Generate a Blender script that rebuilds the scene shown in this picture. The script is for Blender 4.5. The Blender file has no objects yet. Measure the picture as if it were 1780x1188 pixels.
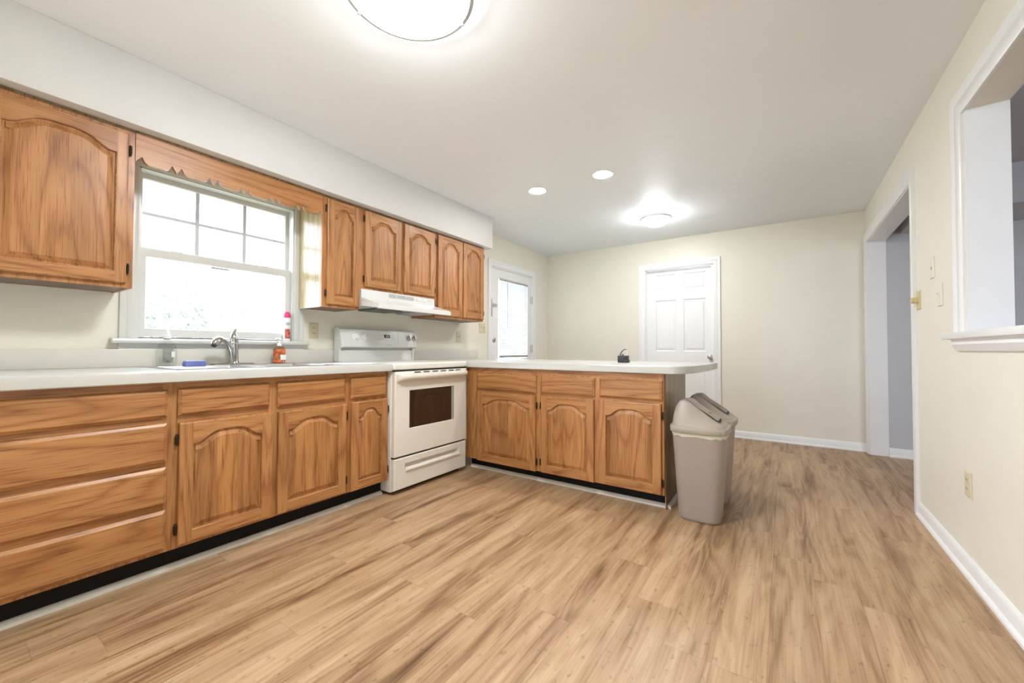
import bpy, bmesh, math, random
from mathutils import Vector, Matrix
random.seed(7)
S = bpy.context.scene
COL = S.collection
# ---------------------------------------------------------------- camera
YAW, PIT, ROL = math.radians(34.133), math.radians(1.1735), math.radians(0.1652)
CAM = Vector((2.9852, 0.0, 1.0145))
fw = Vector((-math.sin(YAW)*math.cos(PIT), math.cos(YAW)*math.cos(PIT), math.sin(PIT)))
rt = Vector((math.cos(YAW), math.sin(YAW), 0)); up = rt.cross(fw)
r2 = rt*math.cos(ROL) + up*math.sin(ROL); u2 = up*math.cos(ROL) - rt*math.sin(ROL)
cd = bpy.data.cameras.new('camera'); cam = bpy.data.objects.new('camera', cd); COL.objects.link(cam)
cd.sensor_width = 36.0; cd.lens = 699.26/1780*36; cd.clip_start = 0.02; cd.clip_end = 200
cam.matrix_world = Matrix(((r2.x, u2.x, -fw.x, CAM.x), (r2.y, u2.y, -fw.y, CAM.y), (r2.z, u2.z, -fw.z, CAM.z), (0, 0, 0, 1)))
S.camera = cam
# ---------------------------------------------------------------- world, exposure
W = bpy.data.worlds.new('world'); S.world = W; W.use_nodes = True
bg = W.node_tree.nodes['Background']; bg.inputs[0].default_value = (0.86, 0.96, 1.12, 1); bg.inputs[1].default_value = 1.75
S.view_settings.view_transform = 'Standard'; S.view_settings.look = 'None'
S.view_settings.exposure = 2.18; S.view_settings.gamma = 1.0; S.view_settings.use_curve_mapping = False
LAMP_BIG = 17.0; LAMP_DINING = 18.0; LAMP_CAN = 40.0

# ---------------------------------------------------------------- materials
def lin(c):
    return tuple(((v/12.92) if v <= 0.04045 else ((v+0.055)/1.055)**2.4) for v in c)
def rgb(r, g, b): return lin((r/255, g/255, b/255)) + (1,)
def newmat(name):
    m = bpy.data.materials.new(name); m.use_nodes = True
    return m, m.node_tree, m.node_tree.nodes['Principled BSDF']
def N(nt, typ, **kw):
    n = nt.nodes.new(typ)
    for k, v in kw.items(): setattr(n, k, v)
    return n
def mth(nt, op, a, b=None, c=None):
    n = N(nt, 'ShaderNodeMath', operation=op)
    for i, v in enumerate((a, b, c)):
        if v is None: continue
        if isinstance(v, (int, float)): n.inputs[i].default_value = v
        else: nt.links.new(v, n.inputs[i])
    return n.outputs[0]
def vec(nt, x, y, z):
    n = N(nt, 'ShaderNodeCombineXYZ')
    for i, v in enumerate((x, y, z)):
        if isinstance(v, (int, float)): n.inputs[i].default_value = v
        else: nt.links.new(v, n.inputs[i])
    return n.outputs[0]
def noise(nt, co, scale, detail=2.0, rough=0.5, dist=0.0):
    n = N(nt, 'ShaderNodeTexNoise'); nt.links.new(co, n.inputs['Vector'])
    n.inputs['Scale'].default_value = scale; n.inputs['Detail'].default_value = detail
    n.inputs['Roughness'].default_value = rough; n.inputs['Distortion'].default_value = dist
    return n.outputs[0]
def ramp(nt, f, stops):
    n = N(nt, 'ShaderNodeValToRGB'); nt.links.new(f, n.inputs[0]); e = n.color_ramp.elements
    while len(e) < len(stops): e.new(0.5)
    for i, (p, c) in enumerate(stops):
        e[i].position = p; e[i].color = c if len(c) == 4 else (*c, 1)
    return n.outputs[0]
def mixc(nt, mode, f, a, b):
    n = N(nt, 'ShaderNodeMix', data_type='RGBA', blend_type=mode)
    if isinstance(f, (int, float)): n.inputs[0].default_value = f
    else: nt.links.new(f, n.inputs[0])
    for i, v in ((6, a), (7, b)):
        if isinstance(v, tuple): n.inputs[i].default_value = v
        else: nt.links.new(v, n.inputs[i])
    return n.outputs[2]

def plain(name, col, rough=0.5, metal=0.0, var=0.03, spec=0.5, bump=0.0, bscale=300):
    m, nt, p = newmat(name)
    tc = N(nt, 'ShaderNodeTexCoord').outputs['Object']
    n = noise(nt, tc, 6.0, 3.0)
    lo = tuple(c*(1-var) for c in col[:3]); hi = tuple(min(1, c*(1+var)) for c in col[:3])
    nt.links.new(ramp(nt, n, [(0.3, lo), (0.7, hi)]), p.inputs['Base Color'])
    p.inputs['Roughness'].default_value = rough; p.inputs['Metallic'].default_value = metal
    p.inputs['Specular IOR Level'].default_value = spec
    if bump:
        b = N(nt, 'ShaderNodeBump'); b.inputs['Strength'].default_value = bump; b.inputs['Distance'].default_value = 0.001
        nt.links.new(noise(nt, tc, bscale, 2.0), b.inputs['Height']); nt.links.new(b.outputs[0], p.inputs['Normal'])
    return m

def oak(name, axis, light, mid, dark, boards=False, rough=0.37):
    m, nt, p = newmat(name)
    tc = N(nt, 'ShaderNodeTexCoord'); oi = N(nt, 'ShaderNodeObjectInfo')
    sp = N(nt, 'ShaderNodeSeparateXYZ'); nt.links.new(tc.outputs['Object'], sp.inputs[0])
    x, y, z = sp.outputs
    rnd = mth(nt, 'MULTIPLY', oi.outputs['Random'], 31.0)
    u, v, w = {'x': (y, z, x), 'y': (x, z, y), 'z': (x, y, z)}[axis]
    u = mth(nt, 'ADD', u, rnd); v = mth(nt, 'ADD', v, mth(nt, 'MULTIPLY', rnd, 0.37)); w = mth(nt, 'ADD', w, mth(nt, 'MULTIPLY', rnd, 1.7))
    brd = None
    if boards:   # glued-up boards of a door panel
        s = mth(nt, 'ADD', u, v)
        brd = N(nt, 'ShaderNodeTexWhiteNoise', noise_dimensions='1D')
        nt.links.new(mth(nt, 'FLOOR', mth(nt, 'MULTIPLY', s, 11.5)), brd.inputs['W']); brd = brd.outputs[0]
        w = mth(nt, 'ADD', w, mth(nt, 'MULTIPLY', brd, 9.0))
    big = noise(nt, vec(nt, mth(nt, 'MULTIPLY', u, 5.5), mth(nt, 'MULTIPLY', v, 5.5), mth(nt, 'MULTIPLY', w, 0.75)), 1.0, 1.5, 0.45, 0.25)
    pore = noise(nt, vec(nt, mth(nt, 'MULTIPLY', u, 200.0), mth(nt, 'MULTIPLY', v, 200.0), mth(nt, 'MULTIPLY', w, 6.0)), 1.0, 2.0, 0.6)
    ring = mth(nt, 'ADD', mth(nt, 'MULTIPLY', mth(nt, 'SINE', mth(nt, 'ADD', mth(nt, 'MULTIPLY', big, 64.0), mth(nt, 'MULTIPLY', pore, 1.8))), 0.5), 0.5)
    ring = mth(nt, 'POWER', ring, 0.6)
    tone = noise(nt, vec(nt, mth(nt, 'MULTIPLY', u, 9.0), mth(nt, 'MULTIPLY', v, 9.0), mth(nt, 'MULTIPLY', w, 1.2)), 1.0, 2.0)
    g = mth(nt, 'ADD', mth(nt, 'MULTIPLY', ring, 0.54), mth(nt, 'MULTIPLY', pore, 0.40))
    c = ramp(nt, g, [(0.14, dark), (0.42, mid), (0.85, light)])
    c = mixc(nt, 'MULTIPLY', 1.0, c, ramp(nt, pore, [(0.30, (0.60, 0.54, 0.48)), (0.47, (1, 1, 1))]))
    c = mixc(nt, 'MULTIPLY', 1.0, c, ramp(nt, tone, [(0.25, (0.80, 0.76, 0.72)), (0.7, (1.1, 1.1, 1.1))]))
    if brd is not None:
        c = mixc(nt, 'MULTIPLY', 1.0, c, ramp(nt, brd, [(0.0, (0.84, 0.81, 0.78)), (1.0, (1.10, 1.09, 1.08))]))
    nt.links.new(c, p.inputs['Base Color'])
    p.inputs['Roughness'].default_value = rough; p.inputs['Specular IOR Level'].default_value = 0.5
    b = N(nt, 'ShaderNodeBump'); b.inputs['Strength'].default_value = 0.12; b.inputs['Distance'].default_value = 0.001
    nt.links.new(g, b.inputs['Height']); nt.links.new(b.outputs[0], p.inputs['Normal'])
    return m

OL, OM, OD = (0.50, 0.245, 0.088), (0.43, 0.190, 0.062), (0.30, 0.120, 0.036)
oak_z = oak('oak_vertical_grain', 'z', OL, OM, OD)
oak_p = oak('oak_panel_boards', 'z', OL, OM, OD, boards=True)
oak_y = oak('oak_grain_along_wall', 'y', OL, OM, OD)
oak_x = oak('oak_grain_along_peninsula', 'x', OL, OM, OD)
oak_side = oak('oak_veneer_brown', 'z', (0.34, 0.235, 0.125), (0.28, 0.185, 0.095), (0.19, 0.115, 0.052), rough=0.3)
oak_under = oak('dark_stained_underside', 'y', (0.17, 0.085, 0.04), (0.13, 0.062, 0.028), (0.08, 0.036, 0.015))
sheen_side = oak('oak_veneer_window_sheen', 'z', (0.52, 0.44, 0.27), (0.48, 0.40, 0.23), (0.40, 0.31, 0.16), rough=0.24)  # pale colour imitates the window reflected in a glossy oak side

def floor_mat():
    m, nt, p = newmat('vinyl_oak_planks')
    sp = N(nt, 'ShaderNodeSeparateXYZ'); nt.links.new(N(nt, 'ShaderNodeTexCoord').outputs['Object'], sp.inputs[0])
    x, y, z = sp.outputs
    PW, PL = 0.152, 1.22
    cx = mth(nt, 'DIVIDE', x, PW); ci = mth(nt, 'FLOOR', cx); cf = mth(nt, 'FRACT', cx)
    wn = N(nt, 'ShaderNodeTexWhiteNoise', noise_dimensions='1D'); nt.links.new(ci, wn.inputs['W'])
    ry = mth(nt, 'ADD', mth(nt, 'DIVIDE', y, PL), mth(nt, 'MULTIPLY', wn.outputs[0], 7.31)); ri = mth(nt, 'FLOOR', ry); rf = mth(nt, 'FRACT', ry)
    w2 = N(nt, 'ShaderNodeTexWhiteNoise', noise_dimensions='2D'); nt.links.new(vec(nt, ci, ri, 0.0), w2.inputs['Vector'])
    pid = w2.outputs[0]
    u = mth(nt, 'ADD', x, mth(nt, 'MULTIPLY', pid, 17.0)); w = mth(nt, 'ADD', y, mth(nt, 'MULTIPLY', pid, 41.0))
    big = noise(nt, vec(nt, mth(nt, 'MULTIPLY', u, 5.0), mth(nt, 'MULTIPLY', w, 0.6), 0.0), 1.0, 2.0, 0.5, 0.3)
    band = noise(nt, vec(nt, mth(nt, 'MULTIPLY', x, 9.0), mth(nt, 'MULTIPLY', y, 0.75), mth(nt, 'MULTIPLY', pid, 0.8)), 1.0, 3.0, 0.55, 0.5)
    ring = mth(nt, 'ADD', mth(nt, 'MULTIPLY', mth(nt, 'SINE', mth(nt, 'MULTIPLY', big, 75.0)), 0.5), 0.5)
    fine = noise(nt, vec(nt, mth(nt, 'MULTIPLY', u, 150.0), mth(nt, 'MULTIPLY', w, 3.2), 0.0), 1.0, 3.0, 0.6)
    streak = noise(nt, vec(nt, mth(nt, 'MULTIPLY', u, 17.0), mth(nt, 'MULTIPLY', w, 1.3), 0.0), 1.0, 4.0, 0.6, 0.5)
    ch = noise(nt, vec(nt, mth(nt, 'MULTIPLY', u, 45.0), mth(nt, 'MULTIPLY', w, 22.0), 0.0), 1.0, 3.0, 0.7)
    g = mth(nt, 'ADD', mth(nt, 'ADD', mth(nt, 'MULTIPLY', ring, 0.06), mth(nt, 'MULTIPLY', fine, 0.26)), mth(nt, 'ADD', mth(nt, 'MULTIPLY', streak, 0.34), mth(nt, 'MULTIPLY', band, 0.48)))
    c = ramp(nt, g, [(0.38, rgb(98, 70, 46)), (0.47, rgb(136, 104, 74)), (0.56, rgb(168, 136, 103)), (0.70, rgb(190, 161, 128))])
    c = mixc(nt, 'MULTIPLY', 1.0, c, ramp(nt, ch, [(0.27, (0.60, 0.54, 0.48)), (0.41, (1, 1, 1))]))
    c = mixc(nt, 'MULTIPLY', 1.0, c, ramp(nt, pid, [(0.0, (0.92, 0.91, 0.89)), (0.5, (1.0, 0.99, 0.97)), (1.0, (1.07, 1.06, 1.05))]))
    ed = mth(nt, 'MULTIPLY', mth(nt, 'MINIMUM', cf, mth(nt, 'SUBTRACT', 1.0, cf)), PW)
    er = mth(nt, 'MULTIPLY', mth(nt, 'MINIMUM', rf, mth(nt, 'SUBTRACT', 1.0, rf)), PL)
    seam = mth(nt, 'LESS_THAN', mth(nt, 'MINIMUM', ed, er), 0.0011)
    c = mixc(nt, 'MULTIPLY', mth(nt, 'MULTIPLY', seam, 0.40), c, (0.45, 0.38, 0.32, 1))
    nt.links.new(c, p.inputs['Base Color'])
    p.inputs['Roughness'].default_value = 0.42; p.inputs['Specular IOR Level'].default_value = 0.45
    b = N(nt, 'ShaderNodeBump'); b.inputs['Strength'].default_value = 0.15; b.inputs['Distance'].default_value = 0.001
    nt.links.new(mth(nt, 'SUBTRACT', fine, seam), b.inputs['Height']); nt.links.new(b.outputs[0], p.inputs['Normal'])
    return m
M_floor = floor_mat()
M_wall = plain('cream_wall_paint', (0.82, 0.785, 0.685), 0.42, var=0.012, spec=0.35, bump=0.06, bscale=220)
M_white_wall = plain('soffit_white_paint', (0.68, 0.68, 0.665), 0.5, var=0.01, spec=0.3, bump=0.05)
M_ceil = plain('ceiling_paint', (0.91, 0.95, 0.99), 0.5, var=0.012, spec=0.25, bump=0.05)
M_gray = plain('gray_wall_paint', (0.56, 0.565, 0.59), 0.6, var=0.01, spec=0.2)
M_trim = plain('white_trim_paint', (0.86, 0.86, 0.86), 0.28, var=0.008)
M_vinyl = plain('window_vinyl', (0.66, 0.66, 0.63), 0.3, var=0.01)
M_counter = plain('white_laminate', (0.57, 0.56, 0.525), 0.22, var=0.015)
M_splash = plain('white_backsplash_laminate', (0.70, 0.675, 0.615), 0.25, var=0.015)
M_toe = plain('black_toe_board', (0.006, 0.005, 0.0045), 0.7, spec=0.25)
M_shoe = plain('gray_white_shoe_moulding', (0.66, 0.63, 0.57), 0.4)
M_enamel = plain('bisque_white_enamel', (0.80, 0.77, 0.70), 0.2, var=0.01)
M_enamel_w = plain('white_enamel', (0.74, 0.74, 0.73), 0.2, var=0.01)
M_dark = plain('dark_gap', (0.015, 0.014, 0.013), 0.5)
M_black = plain('black_plastic', (0.025, 0.025, 0.028), 0.35)
M_gray_pl = plain('gray_plastic', (0.35, 0.36, 0.37), 0.4)
M_ltgray = plain('light_gray_print', (0.50, 0.51, 0.53), 0.4)
M_bronze = plain('dark_bronze', (0.035, 0.022, 0.014), 0.35, metal=0.6)
M_chrome = plain('polished_chrome', (0.50, 0.50, 0.49), 0.10, metal=1.0, var=0.01)
M_steel = plain('brushed_steel', (0.55, 0.55, 0.54), 0.28, metal=1.0)
M_nickel = plain('brushed_nickel', (0.50, 0.49, 0.47), 0.35, metal=0.9)
M_mesh = plain('grease_filter_mesh', (0.16, 0.16, 0.155), 0.45, metal=0.5, bump=0.6, bscale=900)
M_almond = plain('almond_plastic', (0.70, 0.62, 0.44), 0.35)
M_almond_d = plain('brass_yellow_plastic', (0.62, 0.52, 0.26), 0.3)
M_bin = plain('taupe_plastic', (0.355, 0.300, 0.262), 0.38, var=0.03)
M_bin_lid = plain('taupe_lid_plastic', (0.40, 0.345, 0.290), 0.42, var=0.03)
M_bin_d = plain('dark_taupe_plastic', (0.26, 0.215, 0.165), 0.45, var=0.03)
M_liner = plain('pale_bag_film', (0.66, 0.66, 0.52), 0.35)
M_sponge = plain('blue_sponge', (0.16, 0.19, 0.50), 0.9, var=0.25, bump=0.8, bscale=400)
M_sponge_top = plain('light_blue_sponge', (0.36, 0.40, 0.62), 0.9, var=0.2)
M_white_pl = plain('white_plastic', (0.85, 0.85, 0.84), 0.3, var=0.01)
M_pink = plain('magenta_plastic', (0.75, 0.05, 0.20), 0.3)
M_paper = plain('white_paper', (0.90, 0.90, 0.89), 0.5, var=0.01)
def blindm(nm, tr):
    m, nt, p = newmat(nm)
    p.inputs['Base Color'].default_value = (0.88, 0.88, 0.87, 1); p.inputs['Roughness'].default_value = 0.4
    t = N(nt, 'ShaderNodeBsdfTranslucent'); t.inputs[0].default_value = (tr, tr, tr, 1)
    mx = N(nt, 'ShaderNodeMixShader'); mx.inputs[0].default_value = 0.50
    nt.links.new(p.outputs[0], mx.inputs[1]); nt.links.new(t.outputs[0], mx.inputs[2]); nt.links.new(mx.outputs[0], nt.nodes['Material Output'].inputs[0])
    return m
M_blind = blindm('blind_slat_white', 0.24)
M_muntin = blindm('white_muntin_vinyl', 0.36)
M_oven_glass = plain('oven_window_glass', (0.035, 0.018, 0.010), 0.04, spec=0.6)

def emit(name, col, s):
    m, nt, p = newmat(name)
    p.inputs['Base Color'].default_value = (0.9, 0.9, 0.88, 1)
    p.inputs['Emission Color'].default_value = (*col, 1); p.inputs['Emission Strength'].default_value = s
    return m
M_bowl = emit('lit_glass_bowl', (0.95, 0.98, 1.0), LAMP_BIG)
M_bowl2 = emit('lit_small_glass_bowl', (0.95, 0.98, 1.0), LAMP_DINING)
M_can = emit('lit_can_lens', (1.0, 0.96, 0.90), LAMP_CAN)
M_disp = emit('oven_clock_digits', (0.6, 0.8, 0.7), 0.25)

def glassy(name, tint, refl=0.12, rough=0.02):
    m, nt, p = newmat(name); nt.nodes.remove(p)
    out = nt.nodes['Material Output']
    t = N(nt, 'ShaderNodeBsdfTransparent'); t.inputs[0].default_value = (*tint, 1)
    g = N(nt, 'ShaderNodeBsdfGlossy'); g.inputs['Roughness'].default_value = rough
    f = N(nt, 'ShaderNodeFresnel')   # thin sheet: same reflectance from both sides
    nt.links.new(mth(nt, 'ADD', 1.45, mth(nt, 'MULTIPLY', N(nt, 'ShaderNodeNewGeometry').outputs['Backfacing'], 1/1.45-1.45)), f.inputs[0])
    mx = N(nt, 'ShaderNodeMixShader')
    nt.links.new(f.outputs[0], mx.inputs[0]); nt.links.new(t.outputs[0], mx.inputs[1]); nt.links.new(g.outputs[0], mx.inputs[2])
    nt.links.new(mx.outputs[0], out.inputs[0])
    return m
M_glass = glassy('window_glass', (0.97, 0.98, 0.98))
M_clear = glassy('clear_bottle_plastic', (0.93, 0.945, 0.93), rough=0.06)
M_film = glassy('clear_label_film', (0.84, 0.85, 0.85), rough=0.2)

def orange_soap():
    m, nt, p = newmat('orange_fruit_print')
    tc = N(nt, 'ShaderNodeTexCoord').outputs['Object']
    v = N(nt, 'ShaderNodeTexVoronoi'); nt.links.new(tc, v.inputs['Vector']); v.inputs['Scale'].default_value = 38
    n = noise(nt, tc, 60, 3.0)
    c = ramp(nt, v.outputs['Distance'], [(0.2, rgb(232, 130, 70)), (0.55, rgb(214, 100, 50)), (0.75, rgb(120, 70, 40)), (0.9, rgb(235, 215, 200))])
    c = mixc(nt, 'MULTIPLY', 0.5, c, ramp(nt, n, [(0.35, (0.6, 0.5, 0.45)), (0.55, (1, 1, 1))]))
    nt.links.new(c, p.inputs['Base Color']); p.inputs['Roughness'].default_value = 0.25
    return m
M_fruit = orange_soap()
M_soap = glassy('orange_soap_plastic', (0.93, 0.72, 0.58), rough=0.08)
def leafm():
    m, nt, p = newmat('pale_leaf')
    tc = N(nt, 'ShaderNodeTexCoord').outputs['Object']
    nt.links.new(ramp(nt, noise(nt, tc, 2.0, 3.0), [(0.3, (0.24, 0.26, 0.24)), (0.7, (0.38, 0.40, 0.38))]), p.inputs['Base Color'])
    p.inputs['Roughness'].default_value = 0.6
    return m
M_leaf = leafm()
M_bark = plain('gray_bark', (0.40, 0.38, 0.35), 0.8, var=0.2)
M_ground = plain('pale_lawn', (0.30, 0.33, 0.22), 0.9, var=0.2)
def canprint():
    m, nt, p = newmat('fruit_can_print')
    tc = N(nt, 'ShaderNodeTexCoord').outputs['Object']
    v = N(nt, 'ShaderNodeTexVoronoi'); nt.links.new(tc, v.inputs['Vector']); v.inputs['Scale'].default_value = 55
    nt.links.new(ramp(nt, v.outputs['Distance'], [(0.2, rgb(225, 120, 100)), (0.55, rgb(190, 95, 80)), (0.8, rgb(80, 60, 60))]), p.inputs['Base Color'])
    p.inputs['Roughness'].default_value = 0.3
    return m
M_canprint = canprint()

# ---------------------------------------------------------------- mesh builder
class MB:
    def __init__(s): s.bm = bmesh.new()
    def face(s, pts, mat=0):
        f = s.bm.faces.new([s.bm.verts.new(p) for p in pts]); f.material_index = mat; return f
    def box(s, x0, y0, z0, x1, y1, z1, bev=0.0, mat=0, seg=2):
        x0, x1 = sorted((x0, x1)); y0, y1 = sorted((y0, y1)); z0, z1 = sorted((z0, z1))
        v = [s.bm.verts.new(p) for p in ((x0,y0,z0),(x1,y0,z0),(x1,y1,z0),(x0,y1,z0),(x0,y0,z1),(x1,y0,z1),(x1,y1,z1),(x0,y1,z1))]
        fs = [s.bm.faces.new([v[i] for i in q]) for q in ((0,3,2,1),(4,5,6,7),(0,1,5,4),(1,2,6,5),(2,3,7,6),(3,0,4,7))]
        for f in fs: f.material_index = mat
        if bev > 0:
            es = list({e for f in fs for e in f.edges})
            bmesh.ops.bevel(s.bm, geom=es, offset=bev, segments=seg, affect='EDGES', profile=0.5, material=-1)
        return s
    def loft(s, loops, cap0=True, cap1=True, mat=0, closed=True):
        vs = [[s.bm.verts.new(p) for p in L] for L in loops]
        n = len(vs[0])
        for a, b in zip(vs, vs[1:]):
            for i in range(n if closed else n-1):
                j = (i+1) % n
                try: s.bm.faces.new((a[i], a[j], b[j], b[i])).material_index = mat
                except ValueError: pass
        if cap0: s.bm.faces.new(list(reversed(vs[0]))).material_index = mat
        if cap1: s.bm.faces.new(vs[-1]).material_index = mat
        return s
    def prism(s, poly, fn, h0, h1, mat=0):
        return s.loft([[fn(a, b, h0) for a, b in poly], [fn(a, b, h1) for a, b in poly]], mat=mat)
    def lathe(s, prof, c, n=32, axis='z', cap0=True, cap1=True, mat=0):
        loops = []
        for r, h in prof:
            L = []
            for i in range(n):
                t = 2*math.pi*i/n; a, b = r*math.cos(t), r*math.sin(t)
                L.append({'z': (c[0]+a, c[1]+b, c[2]+h), 'x': (c[0]+h, c[1]+a, c[2]+b), 'y': (c[0]+b, c[1]+h, c[2]+a)}[axis])
            loops.append(L)
        return s.loft(loops, cap0, cap1, mat)
    def tube(s, pts, rad, n=14, mat=0, cap=True, flat=None):
        P = [Vector(p) for p in pts]; R = rad if isinstance(rad, (list, tuple)) else [rad]*len(P)
        loops = []; ref = None
        for i, p in enumerate(P):
            t = (P[min(i+1, len(P)-1)] - P[max(i-1, 0)]).normalized()
            if ref is None:
                ref = Vector((0, 0, 1)) if abs(t.z) < 0.9 else Vector((1, 0, 0))
            a = (ref - t*ref.dot(t)).normalized(); b = t.cross(a); ref = a
            k = flat if flat else 1.0
            loops.append([tuple(p + a*math.cos(2*math.pi*j/n)*R[i]*k + b*math.sin(2*math.pi*j/n)*R[i]) for j in range(n)])
        return s.loft(loops, cap, cap, mat)
    def build(s, name, mats, parent=None, smooth=35, recalc=True):
        if not isinstance(mats, (list, tuple)): mats = [mats]
        if recalc: bmesh.ops.recalc_face_normals(s.bm, faces=s.bm.faces[:])
        o = Vector((0, 0, 0)); q = parent
        while q is not None: o += q.location; q = q.parent
        co = [v.co.copy() for v in s.bm.verts]
        lo = Vector([min(c[i] for c in co) for i in range(3)]); hi = Vector([max(c[i] for c in co) for i in range(3)])
        org = Vector(((lo.x+hi.x)/2, (lo.y+hi.y)/2, lo.z))
        for v in s.bm.verts: v.co -= org
        me = bpy.data.meshes.new(name); s.bm.to_mesh(me); s.bm.free()
        for m in mats: me.materials.append(m)
        if smooth:
            for p in me.polygons: p.use_smooth = True
            me.set_sharp_from_angle(angle=math.radians(smooth))
        ob = bpy.data.objects.new(name, me); COL.objects.link(ob)
        ob.parent = parent; ob.location = org - o
        return ob

def tag(o, label=None, cat=None, group=None, kind=None):
    if label: o['label'] = label
    if cat: o['category'] = cat
    if group: o['group'] = group
    if kind: o['kind'] = kind
    return o
def empty(name, loc, label=None, cat=None, group=None, kind=None):
    o = bpy.data.objects.new(name, None); o.empty_display_size = 0.1; COL.objects.link(o); o.location = loc
    return tag(o, label, cat, group, kind)
def struct(name, mb, mat, label=None, smooth=30):
    return tag(mb.build(name, mat, None, smooth), label, None, None, 'structure')
def copy_tree(o, parent=None):
    c = o.copy(); COL.objects.link(c); c.parent = parent
    for ch in list(o.children): copy_tree(ch, c)
    return c
def rect(u0, v0, u1, v1): return [(u0, v0), (u1, v0), (u1, v1), (u0, v1)]
def inset(loop, d):
    n = len(loop); out = []
    for i in range(n):
        p0, p1, p2 = Vector(loop[i-1]), Vector(loop[i]), Vector(loop[(i+1) % n])
        a = (p1-p0).normalized(); b = (p2-p1).normalized()
        na = Vector((-a.y, a.x)); nb = Vector((-b.y, b.x)); m = na+nb
        if m.length < 1e-6: m = na
        m.normalize(); k = max(0.45, m.dot(na))
        out.append(tuple(p1 + m*(d/k)))
    return out
# wall-plane maps: (u across, v up, w out of the surface) -> world
def mapx(x0): return lambda u, v, w: (x0+w, u, v)       # faces +x
def mapy(y0): return lambda u, v, w: (u, y0-w, v)       # faces -y
def mapxn(x0): return lambda u, v, w: (x0-w, u, v)      # faces -x

# ---------------------------------------------------------------- room shell
ZC = 2.436; XR = 3.67; YB = 5.357; Y0 = -3.2; YL = -1.3
b = MB(); b.box(-0.12, Y0, -0.06, 7.5, 5.6, 0.0); struct('floor', b, M_floor, 'tan oak-look plank floor', 0)
b = MB(); b.box(-0.12, Y0, ZC, 3.81, 5.5, ZC+0.08); struct('ceiling', b, M_ceil, 'off-white painted kitchen ceiling', 0)
b = MB()
WY0, WY1, WZ0, WZ1 = 0.672, 1.545, 1.055, 2.045     # window opening
DY0, DY1, DZ = 3.940, 4.912, 2.062                   # exterior door opening
b.box(-0.12, -0.35, 0, 0, WY0, ZC); b.box(-0.12, WY0, 0, 0, WY1, WZ0); b.box(-0.12, WY0, WZ1, 0, WY1, ZC)  # wall stops short behind the camera; side opening added to light the right wall
b.box(-0.12, WY1, 0, 0, DY0, ZC); b.box(-0.12, DY0, DZ, 0, DY1, ZC); b.box(-0.12, DY1, 0, 0, YB, ZC)
struct('wall_left', b, M_wall, 'cream wall behind the cabinets and window', 0)
BX0, BX1, BZ = 1.465, 2.285, 2.066
b = MB(); b.box(-0.12, YB, 0, BX0, YB+0.12, ZC); b.box(BX0, YB, BZ, BX1, YB+0.12, ZC); b.box(BX1, YB, 0, 3.81, YB+0.12, ZC)
struct('wall_back', b, M_wall, 'cream back wall of the dining end', 0)
PY0, PY1, PZ0, PZ1 = 0.95, 2.645, 1.10, 2.108        # pass-through
OY0, OY1, OZ = 3.575, 5.25, 2.10                      # cased opening
b = MB(); X2 = 3.805
b.box(XR, Y0, 0, X2, PY0, ZC); b.box(XR, PY0, 0, X2, PY1, PZ0-0.03); b.box(XR, PY0, PZ1, X2, PY1, ZC)
b.box(XR, PY1, 0, X2, OY0, ZC); b.box(XR, OY0, OZ, X2, OY1, ZC); b.box(XR, OY1, 0, X2, YB, ZC)
struct('wall_right', b, M_wall, 'cream wall with pass-through and cased opening', 0)
b = MB(); b.box(X2, 5.24, 0, 7.5, 5.36, ZC); b.box(7.4, YL, 0, 7.5, 5.24, ZC); b.box(X2, YL-0.1, 0, 5.9, YL, ZC)  # last slab: unseen wall added to cut light on the pass-through jamb
struct('wall_beyond', b, M_gray, 'gray wall of the room beyond the openings, plus an added unseen rear slab', 0)
b = MB(); b.box(X2+0.001, YL, ZC, 7.5, 5.36, ZC+0.08); b.box(X2+0.1, 4.6, 2.13, 5.2, 5.24, ZC)
struct('ceiling_beyond', b, M_gray, 'gray ceiling and soffit of the room beyond', 0)
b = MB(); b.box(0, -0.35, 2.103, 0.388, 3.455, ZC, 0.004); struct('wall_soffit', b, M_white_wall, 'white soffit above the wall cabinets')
b = MB(); b.box(-0.12, Y0-0.1, 0, X2, Y0, ZC); struct('wall_rear', b, M_wall, 'cream wall behind the camera', 0)
# baseboards
def base_prof(): return [(0, 0), (0.024, 0), (0.024, 0.012), (0.019, 0.020), (0.013, 0.022), (0.013, 0.066), (0.009, 0.076), (0.004, 0.085), (0, 0.085)]
b = MB(); b.prism(base_prof(), lambda w, v, h: (h, YB-w, v), 2.356, XR); struct('baseboard_back', b, M_trim, 'white baseboard on the back wall')
b = MB(); b.prism(base_prof(), lambda w, v, h: (h, YB-w, v), 0.0, 1.392); struct('baseboard_back_left', b, M_trim, 'white baseboard left of the white door')
b = MB(); b.prism(base_prof(), lambda w, v, h: (XR-w, h, v), Y0, 3.486); struct('baseboard_right', b, M_trim, 'white baseboard on the right wall')
b = MB(); b.prism(base_prof(), lambda w, v, h: (h, 5.24-w, v), X2, 7.4); struct('baseboard_beyond', b, M_trim, 'white baseboard in the gray room')
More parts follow.
